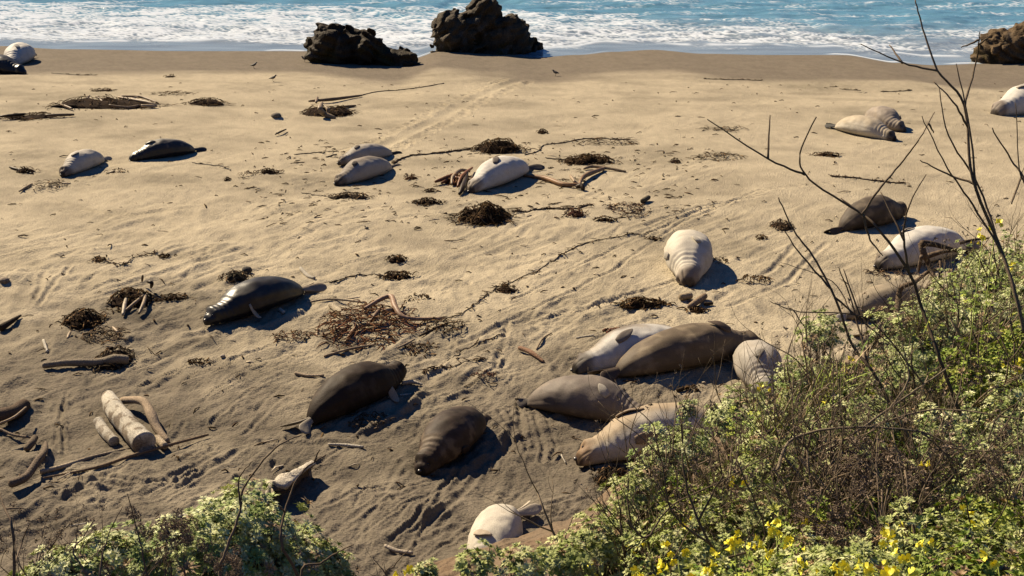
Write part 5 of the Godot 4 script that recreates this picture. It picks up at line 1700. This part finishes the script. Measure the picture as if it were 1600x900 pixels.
# ------------------------------------------------------------------ all together
func _ready() -> void:
	var cam := Camera3D.new()
	cam.name = "camera"
	cam.fov = rad_to_deg(2.0 * atan(450.0 / FOCAL))
	cam.near = 0.05
	cam.far = 9000.0
	cam.position = EYE
	cam.rotation_degrees = Vector3(-PITCH, 0, 0)
	add_child(cam)
	var env := Environment.new()
	env.background_mode = Environment.BG_SKY
	var sm := ProceduralSkyMaterial.new()
	sm.sky_top_color = Color(0.20, 0.42, 0.74)
	sm.sky_horizon_color = Color(0.62, 0.79, 0.90)
	sm.sky_curve = 0.12
	sm.ground_horizon_color = Color(0.55, 0.62, 0.66)
	sm.ground_bottom_color = Color(0.25, 0.22, 0.18)
	sm.sun_angle_max = 4.0
	var sky := Sky.new()
	sky.sky_material = sm
	env.sky = sky
	env.background_energy_multiplier = 0.26
	env.tonemap_mode = Environment.TONE_MAPPER_LINEAR
	env.tonemap_exposure = 2.25
	env.sdfgi_enabled = true
	env.ssao_enabled = true
	env.ssil_enabled = true
	var we := WorldEnvironment.new()
	we.name = "environment"
	we.environment = env
	add_child(we)
	var sun := DirectionalLight3D.new()
	sun.name = "sun"
	sun.light_energy = 1.6
	sun.light_color = Color(1.0, 0.925, 0.80)
	sun.light_angular_distance = 0.5
	sun.shadow_enabled = true
	add_child(sun)
	sun.look_at_from_position(SUN_TO * 10.0, Vector3.ZERO)

	noise_a.seed = 3; noise_a.noise_type = FastNoiseLite.TYPE_SIMPLEX_SMOOTH; noise_a.frequency = 0.09; noise_a.fractal_octaves = 2
	noise_b.seed = 9; noise_b.noise_type = FastNoiseLite.TYPE_SIMPLEX_SMOOTH; noise_b.frequency = 0.1; noise_b.fractal_octaves = 3
	ridge.seed = 4; ridge.noise_type = FastNoiseLite.TYPE_SIMPLEX; ridge.frequency = 0.1; ridge.fractal_type = FastNoiseLite.FRACTAL_RIDGED; ridge.fractal_octaves = 2
	cell.seed = 6; cell.noise_type = FastNoiseLite.TYPE_CELLULAR; cell.frequency = 0.1; cell.cellular_return_type = FastNoiseLite.RETURN_DISTANCE
	# the water line, left to right
	for p in [[-200, 70], [0, 72], [100, 77], [300, 80], [500, 80], [640, 92], [700, 76], [780, 84], [840, 90], [900, 86], [960, 81], [1020, 78], [1100, 84], [1200, 86], [1320, 86], [1400, 98], [1460, 102], [1520, 100], [1600, 96], [1800, 92]]:
		var r := ray(p[0], p[1])
		var q := EYE + r * ((SEA - EYE.y) / r.y)
		shore_x.append(q.x); shore_d.append(-q.z)
	for p in [[560, 960], [640, 906], [720, 864], [800, 852], [870, 834], [930, 782], [985, 738], [1060, 722], [1180, 640], [1300, 575], [1420, 525], [1540, 440], [1640, 350], [1760, 280]]:
		var r2 := ray(p[0], p[1])
		var q2 := EYE + r2 * (-EYE.y / r2.y)
		toe.append(Vector2(q2.x, q2.z))
	edge = PackedVector2Array([Vector2(-60, -2.6), Vector2(-4, -4.6), Vector2(-1.5, -4.8), Vector2(-0.5, -4.2), Vector2(0.1, -4.3), Vector2(0.7, -5.6), Vector2(1.7, -7.0), Vector2(3.2, -9.3), Vector2(4.6, -11.2), Vector2(7.0, -13.2), Vector2(12, -16), Vector2(70, -34)])
	make_materials()
	build_beach()
	build_sea()
	build_bluff()
	print("ground built ", Time.get_ticks_msec())
	rock([[Vector3(-0.95, 0.75, 0), Vector3(1.2, 1.25, 1.1)], [Vector3(0.2, 0.55, 0.1), Vector3(1.2, 0.95, 1.0)], [Vector3(1.55, 0.05, 0.3), Vector3(1.25, 0.72, 0.85)]], Vector3(0.25, 0.9, -0.3).normalized(), ground_at(558, 98), "black rock with a low weedy tail, left of the two at the wash", 0.06, Color(0.066, 0.050, 0.031))
	rock([[Vector3(-1.05, 0.95, 0), Vector3(1.2, 1.2, 1.2)], [Vector3(0.2, 1.35, -0.1), Vector3(1.1, 1.2, 1.0)], [Vector3(1.4, 0.6, 0), Vector3(1.25, 1.25, 1.1)], [Vector3(0.3, 0.1, 0.1), Vector3(2.4, 0.8, 1.1)]], Vector3(-0.6, 0.75, 0.2).normalized(), ground_at(748, 80), "taller jagged dark rock right of the low black rock", 0.065, Color(0.105, 0.078, 0.047))
	rock([[Vector3(0.3, 0.4, 0), Vector3(1.6, 1.1, 1.2)], [Vector3(1.9, 0.9, 0), Vector3(1.6, 1.3, 1.4)]], Vector3(0.5, 0.8, 0.2).normalized(), ground_at(1560, 96), "brown sloping rock at the picture's right edge by the water", 0.07, Color(0.19, 0.128, 0.068))
	print("rocks ", Time.get_ticks_msec())
	build_seals()
	print("seals ", Time.get_ticks_msec())
	build_kelp()
	build_wood()
	build_birds()
	print("wrack ", Time.get_ticks_msec())
	build_plants()
	print("plants ", Time.get_ticks_msec())

func ground_at(px: float, py: float) -> Vector3:
	var p := gp(px, py)
	p.y = base_h(p.x, p.z)
	return p
